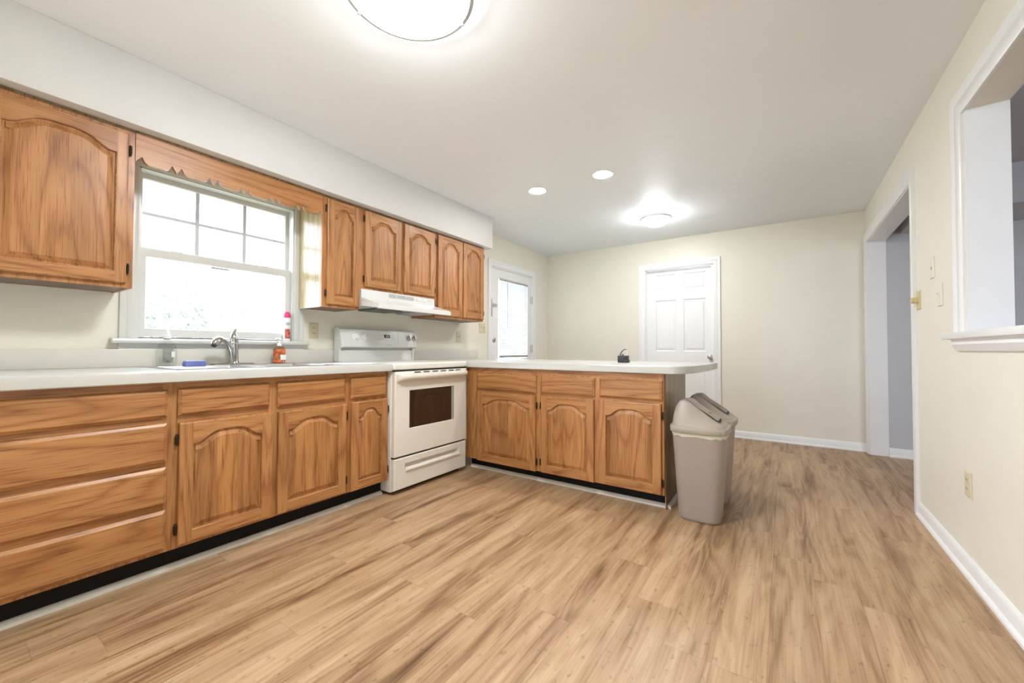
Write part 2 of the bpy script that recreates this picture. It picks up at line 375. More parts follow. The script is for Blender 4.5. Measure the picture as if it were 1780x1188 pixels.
# cased opening
def casing_prof(wd): return [(0, 0), (0, 0.010), (0.008, 0.014), (wd*0.55, 0.016), (wd*0.62, 0.013), (wd*0.8, 0.018), (wd, 0.018), (wd, 0)]
def casing(mb, fn, u0, u1, v0, v1, wd):
    # mitred three-sided casing; inner edge is u0..u1 / v1, profile grows outward
    P = casing_prof(wd)
    L = []
    for (uu, vv, du, dv) in ((u0, v0, -1, 0), (u0, v1, -1, 1), (u1, v1, 1, 1), (u1, v0, 1, 0)):
        L.append([fn(uu+du*a, vv+dv*a, w) for a, w in P])
    mb.loft(L)
b = MB(); casing(b, mapxn(XR), OY0-0.005, OY1+0.005, 0, OZ-0.005, 0.082)
b.box(XR-0.001, OY1-0.012, 0, X2+0.001, OY1+0.001, OZ); b.box(XR-0.001, OY0-0.001, 0, X2+0.001, OY0+0.012, OZ)
b.box(XR-0.001, OY0, OZ-0.012, X2+0.001, OY1, OZ+0.001)
struct('trim_1', b, M_trim, 'white casing and jambs of the wide opening')
b = MB(); casing(b, mapxn(XR), PY0-0.005, PY1+0.015, PZ0, PZ1-0.005, 0.105)
b.box(XR-0.001, PY1-0.004, PZ0, X2+0.001, PY1+0.001, PZ1); b.box(XR-0.001, PY0-0.001, PZ0, X2+0.001, PY0+0.012, PZ1)
b.box(XR-0.045, PY0-0.15, PZ0-0.030, X2+0.02, PY1+0.19, PZ0, 0.004)
b.prism([(0, 0), (0.010, 0.0), (0.026, 0.03), (0.022, 0.045), (0.030, 0.055), (0, 0.055)], lambda w, v, h: (XR-w, h, PZ0-0.085+v), PY0-0.12, PY1+0.13)
struct('trim_2', b, M_trim, 'white casing and sill of the pass-through')

# ---------------------------------------------------------------- back door (six panel)
dr = empty('door_1', (1.875, YB, 0), 'white six-panel door in the back wall', kind='structure')
b = MB(); casing(b, mapy(YB), BX0+0.006, BX1-0.006, 0, BZ-0.006, 0.078)
b.box(BX0, YB, 0, BX0+0.018, YB+0.1, BZ); b.box(BX1-0.018, YB, 0, BX1, YB+0.1, BZ); b.box(BX0, YB, BZ-0.018, BX1, YB+0.1, BZ)
b.build('door_casing', M_trim, dr)
def panel_slab(mb, fn, u0, v0, u1, v1, panels, t, mat=0):
    us = sorted({u0, u1} | {p[0] for p in panels} | {p[2] for p in panels}); vs = sorted({v0, v1} | {p[1] for p in panels} | {p[3] for p in panels})
    for i in range(len(us)-1):
        for j in range(len(vs)-1):
            a, c = (us[i]+us[i+1])/2, (vs[j]+vs[j+1])/2
            if any(p[0] < a < p[2] and p[1] < c < p[3] for p in panels): continue
            mb.face([fn(x, y, t) for x, y in rect(us[i], vs[j], us[i+1], vs[j+1])], mat)
    o = rect(u0, v0, u1, v1)
    mb.loft([[fn(x, y, 0) for x, y in o], [fn(x, y, t) for x, y in o]], True, False, mat)
    for p in panels:
        L0 = rect(*p); L = [(L0, t), (inset(L0, 0.012), t-0.010), (inset(L0, 0.020), t-0.010), (inset(L0, 0.040), t-0.003)]
        mb.loft([[fn(x, y, w) for x, y in l] for l, w in L], False, True, mat)
b = MB(); b.box(BX0+0.03, YB+0.004, BZ-0.044, BX1-0.03, YB+0.0135, BZ-0.024); b.build('head_shade_strip', M_ltgray, dr, 0)  # gray strip added as the shade of the gap under the door head
b = MB()
cols = ((1.600, 1.852), (1.938, 2.200)); rows = ((0.16, 0.80), (1.000, 1.655), (1.775, 1.985))
panel_slab(b, mapy(YB+0.050), BX0+0.020, 0.008, BX1-0.020, BZ-0.022, [(c[0], r[0], c[1], r[1]) for c in cols for r in rows], 0.036)
b.build('door_slab', M_trim, dr, 0)
b = MB(); b.lathe([(0.0, 0.0), (0.032, 0.0), (0.032, -0.006), (0.012, -0.010), (0.010, -0.030), (0.022, -0.036), (0.029, -0.050), (0.026, -0.064), (0.012, -0.070), (0.0, -0.071)], (2.243, YB+0.014, 0.935), 24, 'y', False, False)
b.build('door_knob', M_nickel, dr)

# ---------------------------------------------------------------- exterior door with blind (left wall)
dr = empty('door_2', (0, 4.42, 0), 'white exterior door with a glass light and mini blind', kind='structure')
b = MB(); casing(b, mapx(0), DY0+0.004, DY1-0.004, 0, DZ-0.004, 0.072)
b.box(-0.10, DY0, 0, 0, DY0+0.02, DZ); b.box(-0.10, DY1-0.02, 0, 0, DY1, DZ); b.box(-0.10, DY0, DZ-0.02, 0, DY1, DZ)
b.build('door_casing', M_trim, dr)
GY0, GY1, GZ0, GZ1 = 4.105, 4.79, 0.90, 1.925
b = MB(); y0, y1 = DY0+0.022, DY1-0.022
for q in ((y0, 0.01, GY0, DZ-0.022), (GY1, 0.01, y1, DZ-0.022), (GY0, 0.01, GY1, GZ0), (GY0, GZ1, GY1, DZ-0.022)):
    b.box(-0.055, q[0], q[1], -0.012, q[2], q[3])
b.build('door_slab', M_trim, dr, 0)
b = MB()
for l0, l1, w in ((rect(GY0-0.022, GZ0-0.022, GY1+0.022, GZ1+0.022), rect(GY0, GZ0, GY1, GZ1), 0),):
    F = mapx(-0.012)
    b.loft([[F(u, v, 0) for u, v in l0], [F(u, v, 0.008) for u, v in inset(l0, 0.006)], [F(u, v, 0.008) for u, v in inset(l0, 0.018)], [F(u, v, -0.03) for u, v in l1]], False, False)
b.build('glazing_frame', M_trim, dr, 30)
b = MB(); b.box(-0.040, GY0-0.001, GZ0-0.001, -0.034, GY1+0.001, GZ1+0.001); b.build('glass_pane', M_glass, dr, 0)
b = MB()
nz = 44
for i in range(nz):
    z = GZ0+0.065 + (GZ1-0.045-GZ0-0.065)*i/(nz-1)
    F = lambda a, h, y: (-0.004+a, y, z+h)
    b.loft([[F(a, h, y) for a, h in ((-0.0085, -0.0080), (-0.0010, 0.0012), (0.0085, 0.0080))] for y in (GY0+0.03, GY1-0.012)], False, False, closed=False)
for y in (GY0+0.14, GY1-0.14): b.tube([(-0.004, y, GZ0+0.04), (-0.004, y, GZ1-0.02)], 0.001, 6)
bl = b.build('mini_blind', M_blind, dr, 0)
b = MB(); b.box(-0.016, GY0+0.02, GZ0+0.012, 0.010, GY1-0.008, GZ0+0.044, 0.003); b.build('bottom_rail', M_gray_pl, bl)
b = MB(); b.box(-0.016, GY0+0.02, GZ1-0.030, 0.012, GY1-0.008, GZ1-0.004, 0.003); b.build('head_rail', M_blind, bl)
b = MB(); b.tube([(0.014, GY0+0.17, GZ1-0.02), (0.016, GY0+0.175, GZ1-0.62)], 0.0035, 8); b.build('tilt_wand', M_blind, bl)
b = MB(); b.lathe([(0, 0), (0.030, 0), (0.030, 0.006), (0.022, 0.012), (0, 0.013)], (-0.012, 4.018, 1.135), 20, 'x', False, False)
b.box(0.0, 4.013, 1.120, 0.014, 4.023, 1.150, 0.002); b.build('deadbolt', M_nickel, dr)
b = MB(); b.box(-0.012, 3.985, 1.553, 0.006, 4.060, 1.588, 0.003); b.box(0.0, 3.99, 1.563, 0.010, 4.05, 1.572, 0.001); b.build('chain_guard', M_steel, dr)
b = MB(); b.box(0.016, 3.925, 1.42, 0.026, 3.94, 1.64, 0.003); b.build('strike_strip', M_steel, dr)
for z in (1.72, 1.03):
    b = MB(); b.lathe([(0, -0.055), (0.008, -0.055), (0.008, 0.055), (0, 0.055)], (0.003, 4.905, z), 12, 'z', False, False); b.box(-0.011, 4.88, z-0.05, -0.008, 4.915, z+0.05)
    b.build('door_hinge', M_nickel, dr)

# ---------------------------------------------------------------- window
wn = empty('window_1', (0, 1.11, 1.06), 'white double-hung window over the sink', kind='structure')
b = MB()
casing(b, mapx(0), WY0+0.006, WY1-0.006, 1.072, WZ1-0.004, 0.072)
b.build('window_casing', M_vinyl, wn)
b = MB(); b.box(-0.06, WY0, 1.042, 0.0, WY1, 1.072); b.prism([(0.0, 1.042), (0.050, 1.042), (0.058, 1.047), (0.062, 1.058), (0.058, 1.068), (0.050, 1.072), (0.0, 1.072)], lambda x, z, h: (x, h, z), 0.572, 1.635)
b.build('window_stool', M_vinyl, wn)
b = MB(); b.prism([(0, 0.99), (0.012, 0.992), (0.018, 1.010), (0.016, 1.026), (0.026, 1.042), (0, 1.042)], lambda x, z, h: (x, h, z), 0.602, 1.605); b.build('window_apron', M_vinyl, wn)
b = MB()   # main frame lining
for q in ((WY0, 1.072, WY0+0.014, WZ1), (WY1-0.014, 1.072, WY1, WZ1), (WY0, WZ1-0.014, WY1, WZ1)):
    b.box(-0.115, q[0], q[1], 0.001, q[2], q[3])
b.box(-0.115, WY0+0.014, 1.072, -0.055, WY1-0.014, 1.082)
b.build('window_frame', M_vinyl, wn, 0)
def sash(x, u0, v0, u1, v1, st, top, bot, th=0.030):
    mb = MB(); F = mapx(x)
    o = rect(u0, v0, u1, v1); i = rect(u0+st, v0+bot, u1-st, v1-top)
    mb.loft([[F(u, v, 0) for u, v in i], [F(u, v, 0) for u, v in o], [F(u, v, th) for u, v in o], [F(u, v, th) for u, v in i], [F(u, v, th-0.010) for u, v in inset(i, 0.005)], [F(u, v, 0) for u, v in i]], False, False)
    return mb, inset(i, -0.002)
a0, a1 = WY0+0.012, WY1-0.012
mb, gl = sash(-0.098, a0, 1.570, a1, 2.032, 0.024, 0.030, 0.030)
up_s = mb.build('upper_sash', M_vinyl, wn, 20)
b = MB(); F = mapx(-0.085); b.face([F(u, v, 0) for u, v in gl]); b.build('upper_glass', M_glass, up_s, 0, False)
b = MB(); u0, v0 = gl[0]; u1, v1 = gl[2]
for k in (1/3, 2/3): b.box(-0.084, u0+(u1-u0)*k-0.010, v0, -0.080, u0+(u1-u0)*k+0.010, v1)
us_ = [u0, u0+(u1-u0)/3, u0+(u1-u0)*2/3, u1]
for k in range(3): b.box(-0.084, us_[k]+(0.010 if k else 0), (v0+v1)/2-0.009, -0.080, us_[k+1]-(0.010 if k < 2 else 0), (v0+v1)/2+0.009)
b.build('muntin_grid', M_muntin, up_s, 0)
mb, gl = sash(-0.062, a0, 1.083, a1, 1.588, 0.036, 0.040, 0.046, 0.032)
lo_s = mb.build('lower_sash', M_vinyl, wn, 20)
b = MB(); F = mapx(-0.045); b.face([F(u, v, 0) for u, v in gl]); b.build('lower_glass', M_glass, lo_s, 0, False)
for y in (0.86, 1.35):
    b = MB(); b.box(-0.05, y-0.03, 1.586, -0.030, y+0.03, 1.598, 0.004); b.build('sash_lock', M_vinyl, lo_s)
b = MB(); b.box(-0.0445, 1.04, 1.528, -0.0435, 1.14, 1.540); b.build('maker_sticker', M_gray_pl, lo_s, 0)

# ---------------------------------------------------------------- cabinet parts
HINGE = {}
def hinge(fn, u, v, parent):
    mb = MB()
    P = [fn(u, v-0.026+0.052*k/6, 0.010) for k in range(7)]
    mb.tube(P, [0.004, 0.006, 0.0065, 0.0065, 0.0065, 0.006, 0.004], 10)
    return mb.build('hinge', M_bronze, parent)
def raised_door(parent, fn, u0, v0, u1, v1, mats, hinges=None, stile=0.052, shoulder=0.10, rise=0.052, bot=0.055, t=0.020, hz=None, name='door'):
    """cathedral raised-panel door. mats = (stile, rail, panel)"""
    mb = MB()
    R = rect(u0, v0, u1, v1); FO = inset(R, 0.006)
    mb.loft([[fn(u, v, 0.0) for u, v in R], [fn(u, v, t-0.007) for u, v in R], [fn(u, v, t-0.002) for u, v in inset(R, 0.002)], [fn(u, v, t) for u, v in FO]], True, False)
    a0, b0 = FO[0]; a1, b1 = FO[2]
    i0, i1, j0 = u0+stile, u1-stile, v0+bot
    vs = v1-shoulder
    c = (i0+i1)/2; hw = (i1-i0)/2; K = 28; flat = min(0.016, hw*0.16)
    arch = []
    for k in range(K+1):
        u = i0+(i1-i0)*k/K; q = min(1.0, abs(u-c)/(hw-flat))
        arch.append((u, vs+rise*0.5*(1+math.cos(math.pi*q**1.85))))
    mb.face([fn(u, v, t) for u, v in rect(a0, b0, i0, b1)], 0)
    mb.face([fn(u, v, t) for u, v in rect(i1, b0, a1, b1)], 0)
    mb.face([fn(u, v, t) for u, v in rect(i0, b0, i1, j0)], 1)
    for p, q in zip(arch, arch[1:]):
        mb.face([fn(p[0], p[1], t), fn(q[0], q[1], t), fn(q[0], b1, t), fn(p[0], b1, t)], 1)
    loop = [(i0, j0), (i1, j0)] + arch[::-1]
    L1 = inset(loop, 0.0035); L2 = inset(loop, 0.010); L3 = inset(loop, min(0.034, 0.008+hw*0.20))
    mb.loft([[fn(u, v, t) for u, v in loop], [fn(u, v, t-0.004) for u, v in L1], [fn(u, v, t-0.012) for u, v in L1]], False, False, 1)
    bmesh.ops.remove_doubles(mb.bm, verts=mb.bm.verts[:], dist=1e-5)
    d = mb.build(name, [mats[0], mats[1]], parent, 0)
    mb = MB()
    mb.loft([[fn(u, v, t-0.012) for u, v in L1], [fn(u, v, t-0.0125) for u, v in L2], [fn(u, v, t-0.002) for u, v in L3]], False, True)
    mb.build('raised_panel', mats[2], d, 18)
    if hinges:
        side = hinges; uh = u0-0.007 if side == 'L' else u1+0.007
        for v in (hz or (v0+0.075, v1-0.075)): hinge(fn, uh, v, d)
    return d
def drawer_front(parent, fn, u0, v0, u1, v1, mat, t=0.020, name='drawer'):
    mb = MB(); R = rect(u0, v0, u1, v1)
    mb.loft([[fn(u, v, 0) for u, v in R], [fn(u, v, t-0.010) for u, v in R], [fn(u, v, t-0.003) for u, v in inset(R, 0.010)], [fn(u, v, t) for u, v in inset(R, 0.013)]])
    return mb.build(name, mat, parent, 0)
def face_frame(parent, fn, u0, v0, u1, v1, holes, t, mats):
    """stiles vertical grain, rails horizontal grain, behind the overlay doors"""
    mb = MB()
    us = sorted({u0, u1} | {h[0] for h in holes} | {h[2] for h in holes})
    o = rect(u0, v0, u1, v1)
    mb.loft([[fn(u, v, -t) for u, v in o], [fn(u, v, 0) for u, v in o]], True, True, 0)
    # rails drawn as thin proud strips so that their grain runs across
    for h in holes: mb.face([fn(u, v, 0.0004) for u, v in rect(*h)], 1)
    return mb.build('face_frame', mats, parent, 0)

FXF = 0.690     # face frame of the wall run
fx = mapx(FXF)
def toe(parent, x0, y0, x1, y1, axis):
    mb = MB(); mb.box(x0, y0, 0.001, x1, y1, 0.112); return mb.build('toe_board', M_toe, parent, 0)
CT0, CT1 = 0.864, 0.914
def base_wall_cab(name, label, cat, y0, y1, group):
    e = empty(name, (0.35, (y0+y1)/2, 0), label, cat, group)
    b = MB()
    b.box(0.01, y0+0.001, 0.108, FXF-0.019, y0+0.017, CT0-0.001); b.box(0.01, y1-0.017, 0.108, FXF-0.019, y1-0.001, CT0-0.001)
    b.box(0.01, y0+0.017, 0.108, FXF-0.019, y1-0.017, 0.126); b.box(0.01, y0+0.017, 0.126, 0.02, y1-0.017, CT0-0.001); b.build('carcass', oak_side, e, 0)
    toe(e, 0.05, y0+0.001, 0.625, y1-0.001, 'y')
    return e
G = 'oak base cabinets along the window wall'
dm_x = (oak_z, oak_y, oak_p)
# four drawers
e = base_wall_cab('drawer_cabinet', 'oak base cabinet of four wide handleless drawers at far left', 'cabinet', -0.25, 0.648, G)
face_frame(e, fx, -0.25, 0.108, 0.648, CT0-0.001, [(-0.20, 0.832, 0.615, 0.862), (-0.2, 0.68, 0.615, 0.708), (-0.2, 0.487, 0.615, 0.512), (-0.2, 0.296, 0.615, 0.322)], 0.019, [oak_z, oak_y])
for z0, z1 in ((0.707, 0.830), (0.511, 0.681), (0.321, 0.487), (0.124, 0.297)): drawer_front(e, fx, -0.19, z0, 0.630, z1, oak_y)
# sink base
e = base_wall_cab('sink_cabinet', 'oak two-door base cabinet under the sink', 'cabinet', 0.648, 1.525, G)
face_frame(e, fx, 0.648, 0.108, 1.525, CT0-0.001, [(0.69, 0.838, 1.505, 0.862), (0.69, 0.672, 1.06, 0.712), (1.115, 0.672, 1.505, 0.712)], 0.019, [oak_z, oak_y])
drawer_front(e, fx, 0.667, 0.708, 1.060, 0.833, oak_y, name='false_drawer_front'); drawer_front(e, fx, 1.101, 0.699, 1.507, 0.832, oak_y, name='false_drawer_front')
raised_door(e, fx, 0.672, 0.122, 1.077, 0.676, dm_x, 'L')
raised_door(e, fx, 1.104, 0.118, 1.515, 0.671, dm_x, 'R')
# narrow
e = base_wall_cab('base_cabinet', 'narrow oak base cabinet with one drawer left of the stove', 'cabinet', 1.525, 1.840, G)
face_frame(e, fx, 1.525, 0.108, 1.840, CT0-0.001, [(1.55, 0.838, 1.82, 0.862)], 0.019, [oak_z, oak_y])
drawer_front(e, fx, 1.547, 0.697, 1.816, 0.832, oak_y)
raised_door(e, fx, 1.550, 0.110, 1.832, 0.676, dm_x, 'R', stile=0.050, rise=0.054)
# peninsula
YP = 2.662; fy = mapy(YP); YPB = 3.298; XE = 2.348
dm_y = (oak_z, oak_x, oak_p)
G = 'oak base cabinets of the peninsula'
def pen_cab(name, label, x0, x1):
    e = empty(name, ((x0+x1)/2, (YP+YPB)/2, 0), label, 'cabinet', G)
    b = MB(); b.box(x0+0.001, YP+0.019, 0.092, x1-0.001, YPB, CT0-0.001); b.build('carcass', oak_side, e, 0)
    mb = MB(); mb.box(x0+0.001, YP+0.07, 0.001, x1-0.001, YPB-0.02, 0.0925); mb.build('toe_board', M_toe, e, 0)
    return e
e = pen_cab('peninsula_cabinet', 'oak single-door peninsula cabinet with wide filler beside the stove', 0.712, 1.432)
face_frame(e, fy, 0.712, 0.092, 1.432, CT0-0.001, [(0.83, 0.824, 1.432, 0.862), (0.84, 0.660, 1.40, 0.690)], 0.019, [oak_z, oak_x])
b = MB(); b.box(0.713, YP-0.0035, 0.093, 0.824, YP, 0.822, 0.001); b.build('filler_strip', oak_z, e)
drawer_front(e, fy, 0.836, 0.680, 1.411, 0.815, oak_x)
raised_door(e, fy, 0.838, 0.088, 1.408, 0.664, dm_y, 'R')
e = pen_cab('peninsula_cabinet', 'oak two-door peninsula cabinet at the open end beside the bins', 1.432, XE)
face_frame(e, fy, 1.432, 0.092, XE, CT0-0.001, [(1.432, 0.830, 2.31, 0.862), (1.46, 0.668, 1.88, 0.688), (1.92, 0.670, 2.32, 0.690)], 0.019, [oak_z, oak_x])
b = MB(); b.box(XE-0.0005, YP+0.019, 0.002, XE+0.0055, YPB, CT0-0.002); b.build('end_panel', oak_side, e, 0)
drawer_front(e, fy, 1.457, 0.686, 1.885, 0.817, oak_x); drawer_front(e, fy, 1.921, 0.690, 2.339, 0.822, oak_x)
raised_door(e, fy, 1.457, 0.092, 1.880, 0.667, dm_y, 'L'); raised_door(e, fy, 1.914, 0.096, 2.333, 0.672, dm_y, 'R')
# shoe mouldings
sp_ = [(0, 0), (0.022, 0), (0.020, 0.012), (0.010, 0.022), (0, 0.024)]
b = MB(); b.prism(sp_, lambda w, v, h: (0.627+w, h, v), -0.25, 1.838); struct('trim_3', b, M_shoe, 'pale shoe moulding under the window-wall cabinets')
b = MB(); b.prism(sp_, lambda w, v, h: (h, YP+0.068-w, v), 0.72, XE+0.006); b.prism(sp_, lambda w, v, h: (XE+0.007+w, h, v), YP+0.046, YPB); struct('trim_4', b, M_shoe, 'pale shoe moulding around the peninsula')

# ---------------------------------------------------------------- countertops
ct = empty('countertop', (0.37, 0.8, CT0), 'white laminate countertop holding the sink', 'countertop')
SX0, SX1, SY0, SY1 = 0.155, 0.585, 0.715, 1.465    # sink cut-out
b = MB()
CXF = 0.737
b.prism([(SX1, CT0), (CXF-0.004, CT0), (CXF, CT0+0.004), (CXF, CT1-0.010), (CXF-0.003, CT1-0.003), (CXF-0.010, CT1), (SX1, CT1)], lambda x, z, h: (x, h, z), -0.25, 1.845)
b.box(0, -0.25, CT0, SX0, 1.845, CT1); b.box(SX0, -0.25, CT0, SX1, SY0, CT1); b.box(SX0, SY1, CT0, SX1, 1.845, CT1)
b.build('top_slab', M_counter, ct, 30)
b = MB(); b.box(0.0015, -0.25, CT1, 0.020, 1.860, 1.012, 0.003); b.build('backsplash', M_splash, ct)
ct = empty('countertop', (1.4, 3.1, CT0), 'white laminate peninsula countertop with an angled overhanging end', 'countertop')
b = MB()
front = 2.628; ys = 2.618
poly = [(0.0015, ys), (0.73, ys), (0.76, front), (2.385, front)]
for k in range(1, 10):        # rounded start of the clipped corner
    t = math.radians(90*k/10); poly.append((2.385+0.12*math.sin(t), front+0.30*(1-math.cos(t))))
poly += [(2.508, 2.95), (2.530, 3.35), (2.530, 3.66), (2.515, 3.69), (0.0015, 3.69)]
b = MB()
b.loft([[(x, y, CT0) for x, y in inset(poly, 0.004)], [(x, y, CT0+0.004) for x, y in poly], [(x, y, CT1-0.008) for x, y in poly], [(x, y, CT1-0.002) for x, y in inset(poly, 0.003)], [(x, y, CT1) for x, y in inset(poly, 0.009)]])
b.build('top_slab', M_counter, ct, 40)
b = MB(); b.box(0.0015, 2.622, CT1, 0.020, 3.657, 1.012, 0.003); b.box(0.0015, 3.632, CT1, 0.024, 3.658, 1.014, 0.002); b.build('backsplash', M_splash, ct)

# ---------------------------------------------------------------- sink, faucet
sk = empty('sink', (0.36, 1.09, CT1), 'stainless double-bowl drop-in sink under the window', 'sink')
b = MB()
def rrect(x0, y0, x1, y1, r, n=5):
    P = []
    for cx, cy, a in ((x1-r, y1-r, 0), (x0+r, y1-r, 90), (x0+r, y0+r, 180), (x1-r, y0+r, 270)):
        for k in range(n+1):
            t = math.radians(a+90*k/n); P.append((cx+r*math.cos(t), cy+r*math.sin(t)))
    return P
o = rrect(0.075, 0.685, 0.625, 1.495, 0.03); 
b.loft([[(x, y, CT1+0.0005) for x, y in o], [(x, y, CT1+0.004) for x, y in inset(o, 0.004)], [(x, y, CT1+0.003) for x, y in inset(o, 0.014)]], False, False)
i_ = inset(o, 0.014)
# deck between rim and bowls
xs = [min(p[0] for p in i_), 0.165, 0.575, max(p[0] for p in i_)]; yy = [min(p[1] for p in i_), 0.725, 1.075, 1.105, 1.455, max(p[1] for p in i_)]
for a in range(3):
    for c in range(5):
        if a == 1 and c in (1, 3): continue
        b.face([(x, y, CT1+0.003) for x, y in rect(xs[a], yy[c], xs[a+1], yy[c+1])])
for (ya, yb_) in ((0.725, 1.075), (1.105, 1.455)):
    q = rect(0.165, ya, 0.575, yb_)
    b.loft([[(x, y, CT1+0.003) for x, y in q], [(x, y, CT1-0.012) for x, y in inset(q, 0.008)], [(x, y, 0.76) for x, y in inset(q, 0.02)], [(x, y, 0.745) for x, y in inset(q, 0.045)]], False, True)
b.build('basin', M_steel, sk, 30)
for y in (0.90, 1.28):
    b = MB(); b.lathe([(0, 0.002), (0.045, 0.002), (0.045, 0.005), (0.03, 0.004), (0, 0.003)], (0.37, y, 0.745), 24, 'z', False, False); b.build('drain', M_chrome, sk)
fz = CT1+0.0035
fa = empty('faucet', (0.10, 1.115, fz), 'chrome single-lever kitchen faucet behind the sink', 'faucet')
b = MB(); b.loft([[(x, y, fz) for x, y in rrect(0.078, 0.995, 0.138, 1.245, 0.029, 8)], [(x, y, fz+0.006) for x, y in rrect(0.080, 0.987, 0.136, 1.233, 0.027, 8)], [(x, y, fz+0.009) for x, y in rrect(0.086, 0.995, 0.130, 1.225, 0.021, 8)]]); b.build('base_plate', M_chrome, fa)
b = MB(); b.lathe([(0.031, 0.006), (0.029, 0.012), (0.0245, 0.022), (0.0235, 0.08), (0.0235, 0.128), (0.023, 0.130)], (0.100, 1.121, fz), 32); b.build('body', M_chrome, fa)
b = MB(); b.tube([(0.100, 1.121, fz+0.132), (0.100, 1.121, fz+0.150), (0.099, 1.119, fz+0.168), (0.096, 1.119, fz+0.186), (0.092, 1.122, fz+0.200), (0.088, 1.129, fz+0.213), (0.085, 1.137, fz+0.221), (0.083, 1.146, fz+0.225)], [0.0232, 0.0236, 0.0225, 0.0175, 0.0115, 0.0095, 0.0090, 0.0055], 20); b.build('lever_handle', M_chrome, fa)
b = MB()
pts = [(0.112, 1.108, fz+0.008), (0.118, 1.103, fz+0.045), (0.128, 1.091, fz+0.088), (0.140, 1.074, fz+0.122), (0.152, 1.056, fz+0.142), (0.165, 1.036, fz+0.152), (0.172, 1.027, fz+0.153)]
b.tube(pts, [0.0165, 0.0155, 0.0145, 0.0138, 0.0132, 0.0130, 0.0132], 18); b.build('spout', M_chrome, fa)
b = MB(); b.tube([(0.170, 1.030, fz+0.153), (0.176, 1.021, fz+0.154), (0.187, 1.006, fz+0.152), (0.198, 0.990, fz+0.142), (0.205, 0.979, fz+0.130), (0.209, 0.974, fz+0.120)], [0.0138, 0.0185, 0.0215, 0.0220, 0.0200, 0.0160], 20)
h = b.build('spray_head', M_chrome, fa)
b = MB(); b.tube([(0.2085, 0.9745, fz+0.1215), (0.2115, 0.970, fz+0.114)], 0.0135, 16); b.build('nozzle', M_black, h)

# ---------------------------------------------------------------- things by the sink
def bottle_loop(cx, cy, z, a, c, n=28, p=2.6):
    L = []
    for i in range(n):
        t = 2*math.pi*i/n; ct_, st_ = math.cos(t), math.sin(t)
        L.append((cx+a*math.copysign(abs(ct_)**(2/p), ct_), cy+c*math.copysign(abs(st_)**(2/p), st_), z))
    return L
zb = CT1+0.0005
bo = empty('dish_soap_bottle', (0.062, 0.80, zb), 'clear plastic dish soap bottle with white cap left of faucet', 'bottle')
cx, cy = 0.049, 0.80
b = MB(); b.loft([bottle_loop(cx, cy, zb+h, a, c) for h, a, c in ((0, .021, .040), (.006, .026, .045), (.04, .027, .0475), (.085, .027, .047), (.112, .024, .041), (.136, .019, .030), (.154, .015, .020), (.164, .0135, .0145))]); b.build('bottle_body', M_clear, bo)
b = MB(); b.lathe([(0.0, 0.158), (0.0165, 0.158), (0.0165, 0.176), (0.0125, 0.180), (0.0105, 0.198), (0.008, 0.204), (0, 0.205)], (cx, cy, zb), 24, 'z', False, False); b.build('cap', M_white_pl, bo)
b = MB(); b.box(cx+0.0276, cy-0.026, zb+0.020, cx+0.0282, cy+0.022, zb+0.100); lb = b.build('label', M_film, bo, 0)
b = MB(); b.box(cx+0.0284, cy-0.020, zb+0.085, cx+0.0288, cy+0.026, zb+0.090); b.box(cx+0.0284, cy-0.016, zb+0.060, cx+0.0288, cy+0.008, zb+0.064); b.box(cx+0.0284, cy-0.016, zb+0.048, cx+0.0288, cy+0.004, zb+0.051); b.box(cx+0.0284, cy-0.012, zb+0.036, cx+0.0288, cy+0.006, zb+0.040); b.build('label_print', M_gray_pl, lb, 0)
b = MB(); b.box(cx+0.0284, cy+0.014, zb+0.052, cx+0.0288, cy+0.030, zb+0.084); b.build('barcode_patch', M_white_pl, lb, 0)
b = MB(); b.box(0.305, 0.795, CT1+0.0042, 0.360, 0.888, CT1+0.029, 0.005); sg = b.build('sponge', M_sponge)
tag(sg, 'blue kitchen sponge on the sink edge beside the faucet', 'sponge')
b = MB(); b.box(0.307, 0.797, CT1+0.0292, 0.358, 0.886, CT1+0.038, 0.004); b.build('scrub_layer', M_sponge_top, sg)
ps = empty('soap_pump', (0.12, 1.40, zb), 'orange fruit-print hand soap bottle with white pump', 'soap dispenser')
cx, cy, z0 = 0.098, 1.398, CT1+0.0035
b = MB(); b.loft([bottle_loop(cx, cy, z0+h, a, c, 28, 3.2) for h, a, c in ((0, .022, .033), (.004, .025, .036), (.095, .025, .036), (.108, .021, .031), (.116, .014, .017), (.122, .0125, .0125))]); b.build('bottle_body', M_soap, ps)
b = MB(); b.loft([bottle_loop(cx, cy, z0+h, .0255, .0365, 28, 3.2) for h in (.006, .094)], False, False); lb = b.build('label', M_fruit, ps)
b = MB(); b.box(cx+0.0258, cy-0.004, z0+0.022, cx+0.0266, cy+0.032, z0+0.058); b.build('name_patch', M_white_pl, lb, 0)
b = MB(); b.lathe([(0, .118), (.0145, .118), (.0145, .134), (.006, .138), (.006, .156), (.010, .158), (.010, .172), (0, .174)], (cx, cy, z0), 20, 'z', False, False)
b.tube([(cx, cy, z0+.166), (cx+0.012, cy-0.026, z0+.166), (cx+0.017, cy-0.036, z0+.160)], [.008, .006, .005], 10); b.build('pump', M_white_pl, ps)
fc = empty('air_freshener_can', (0.02, 1.50, 1.0725), 'white spray can with magenta cap on the window sill', 'spray can')
cx, cy, z0 = 0.000, 1.495, 1.0725
b = MB(); b.lathe([(0, 0), (.023, 0), (.024, .003), (.024, .165), (.023, .168), (0, .168)], (cx, cy, z0), 28, 'z', False, False); cn = b.build('can_body', M_white_pl, fc)
b = MB(); b.lathe([(0, .168), (.0245, .168), (.0245, .185), (.021, .200), (.012, .211), (0, .214)], (cx, cy, z0), 28, 'z', False, False); b.build('cap', M_pink, fc)
b = MB()
P = [[], []]
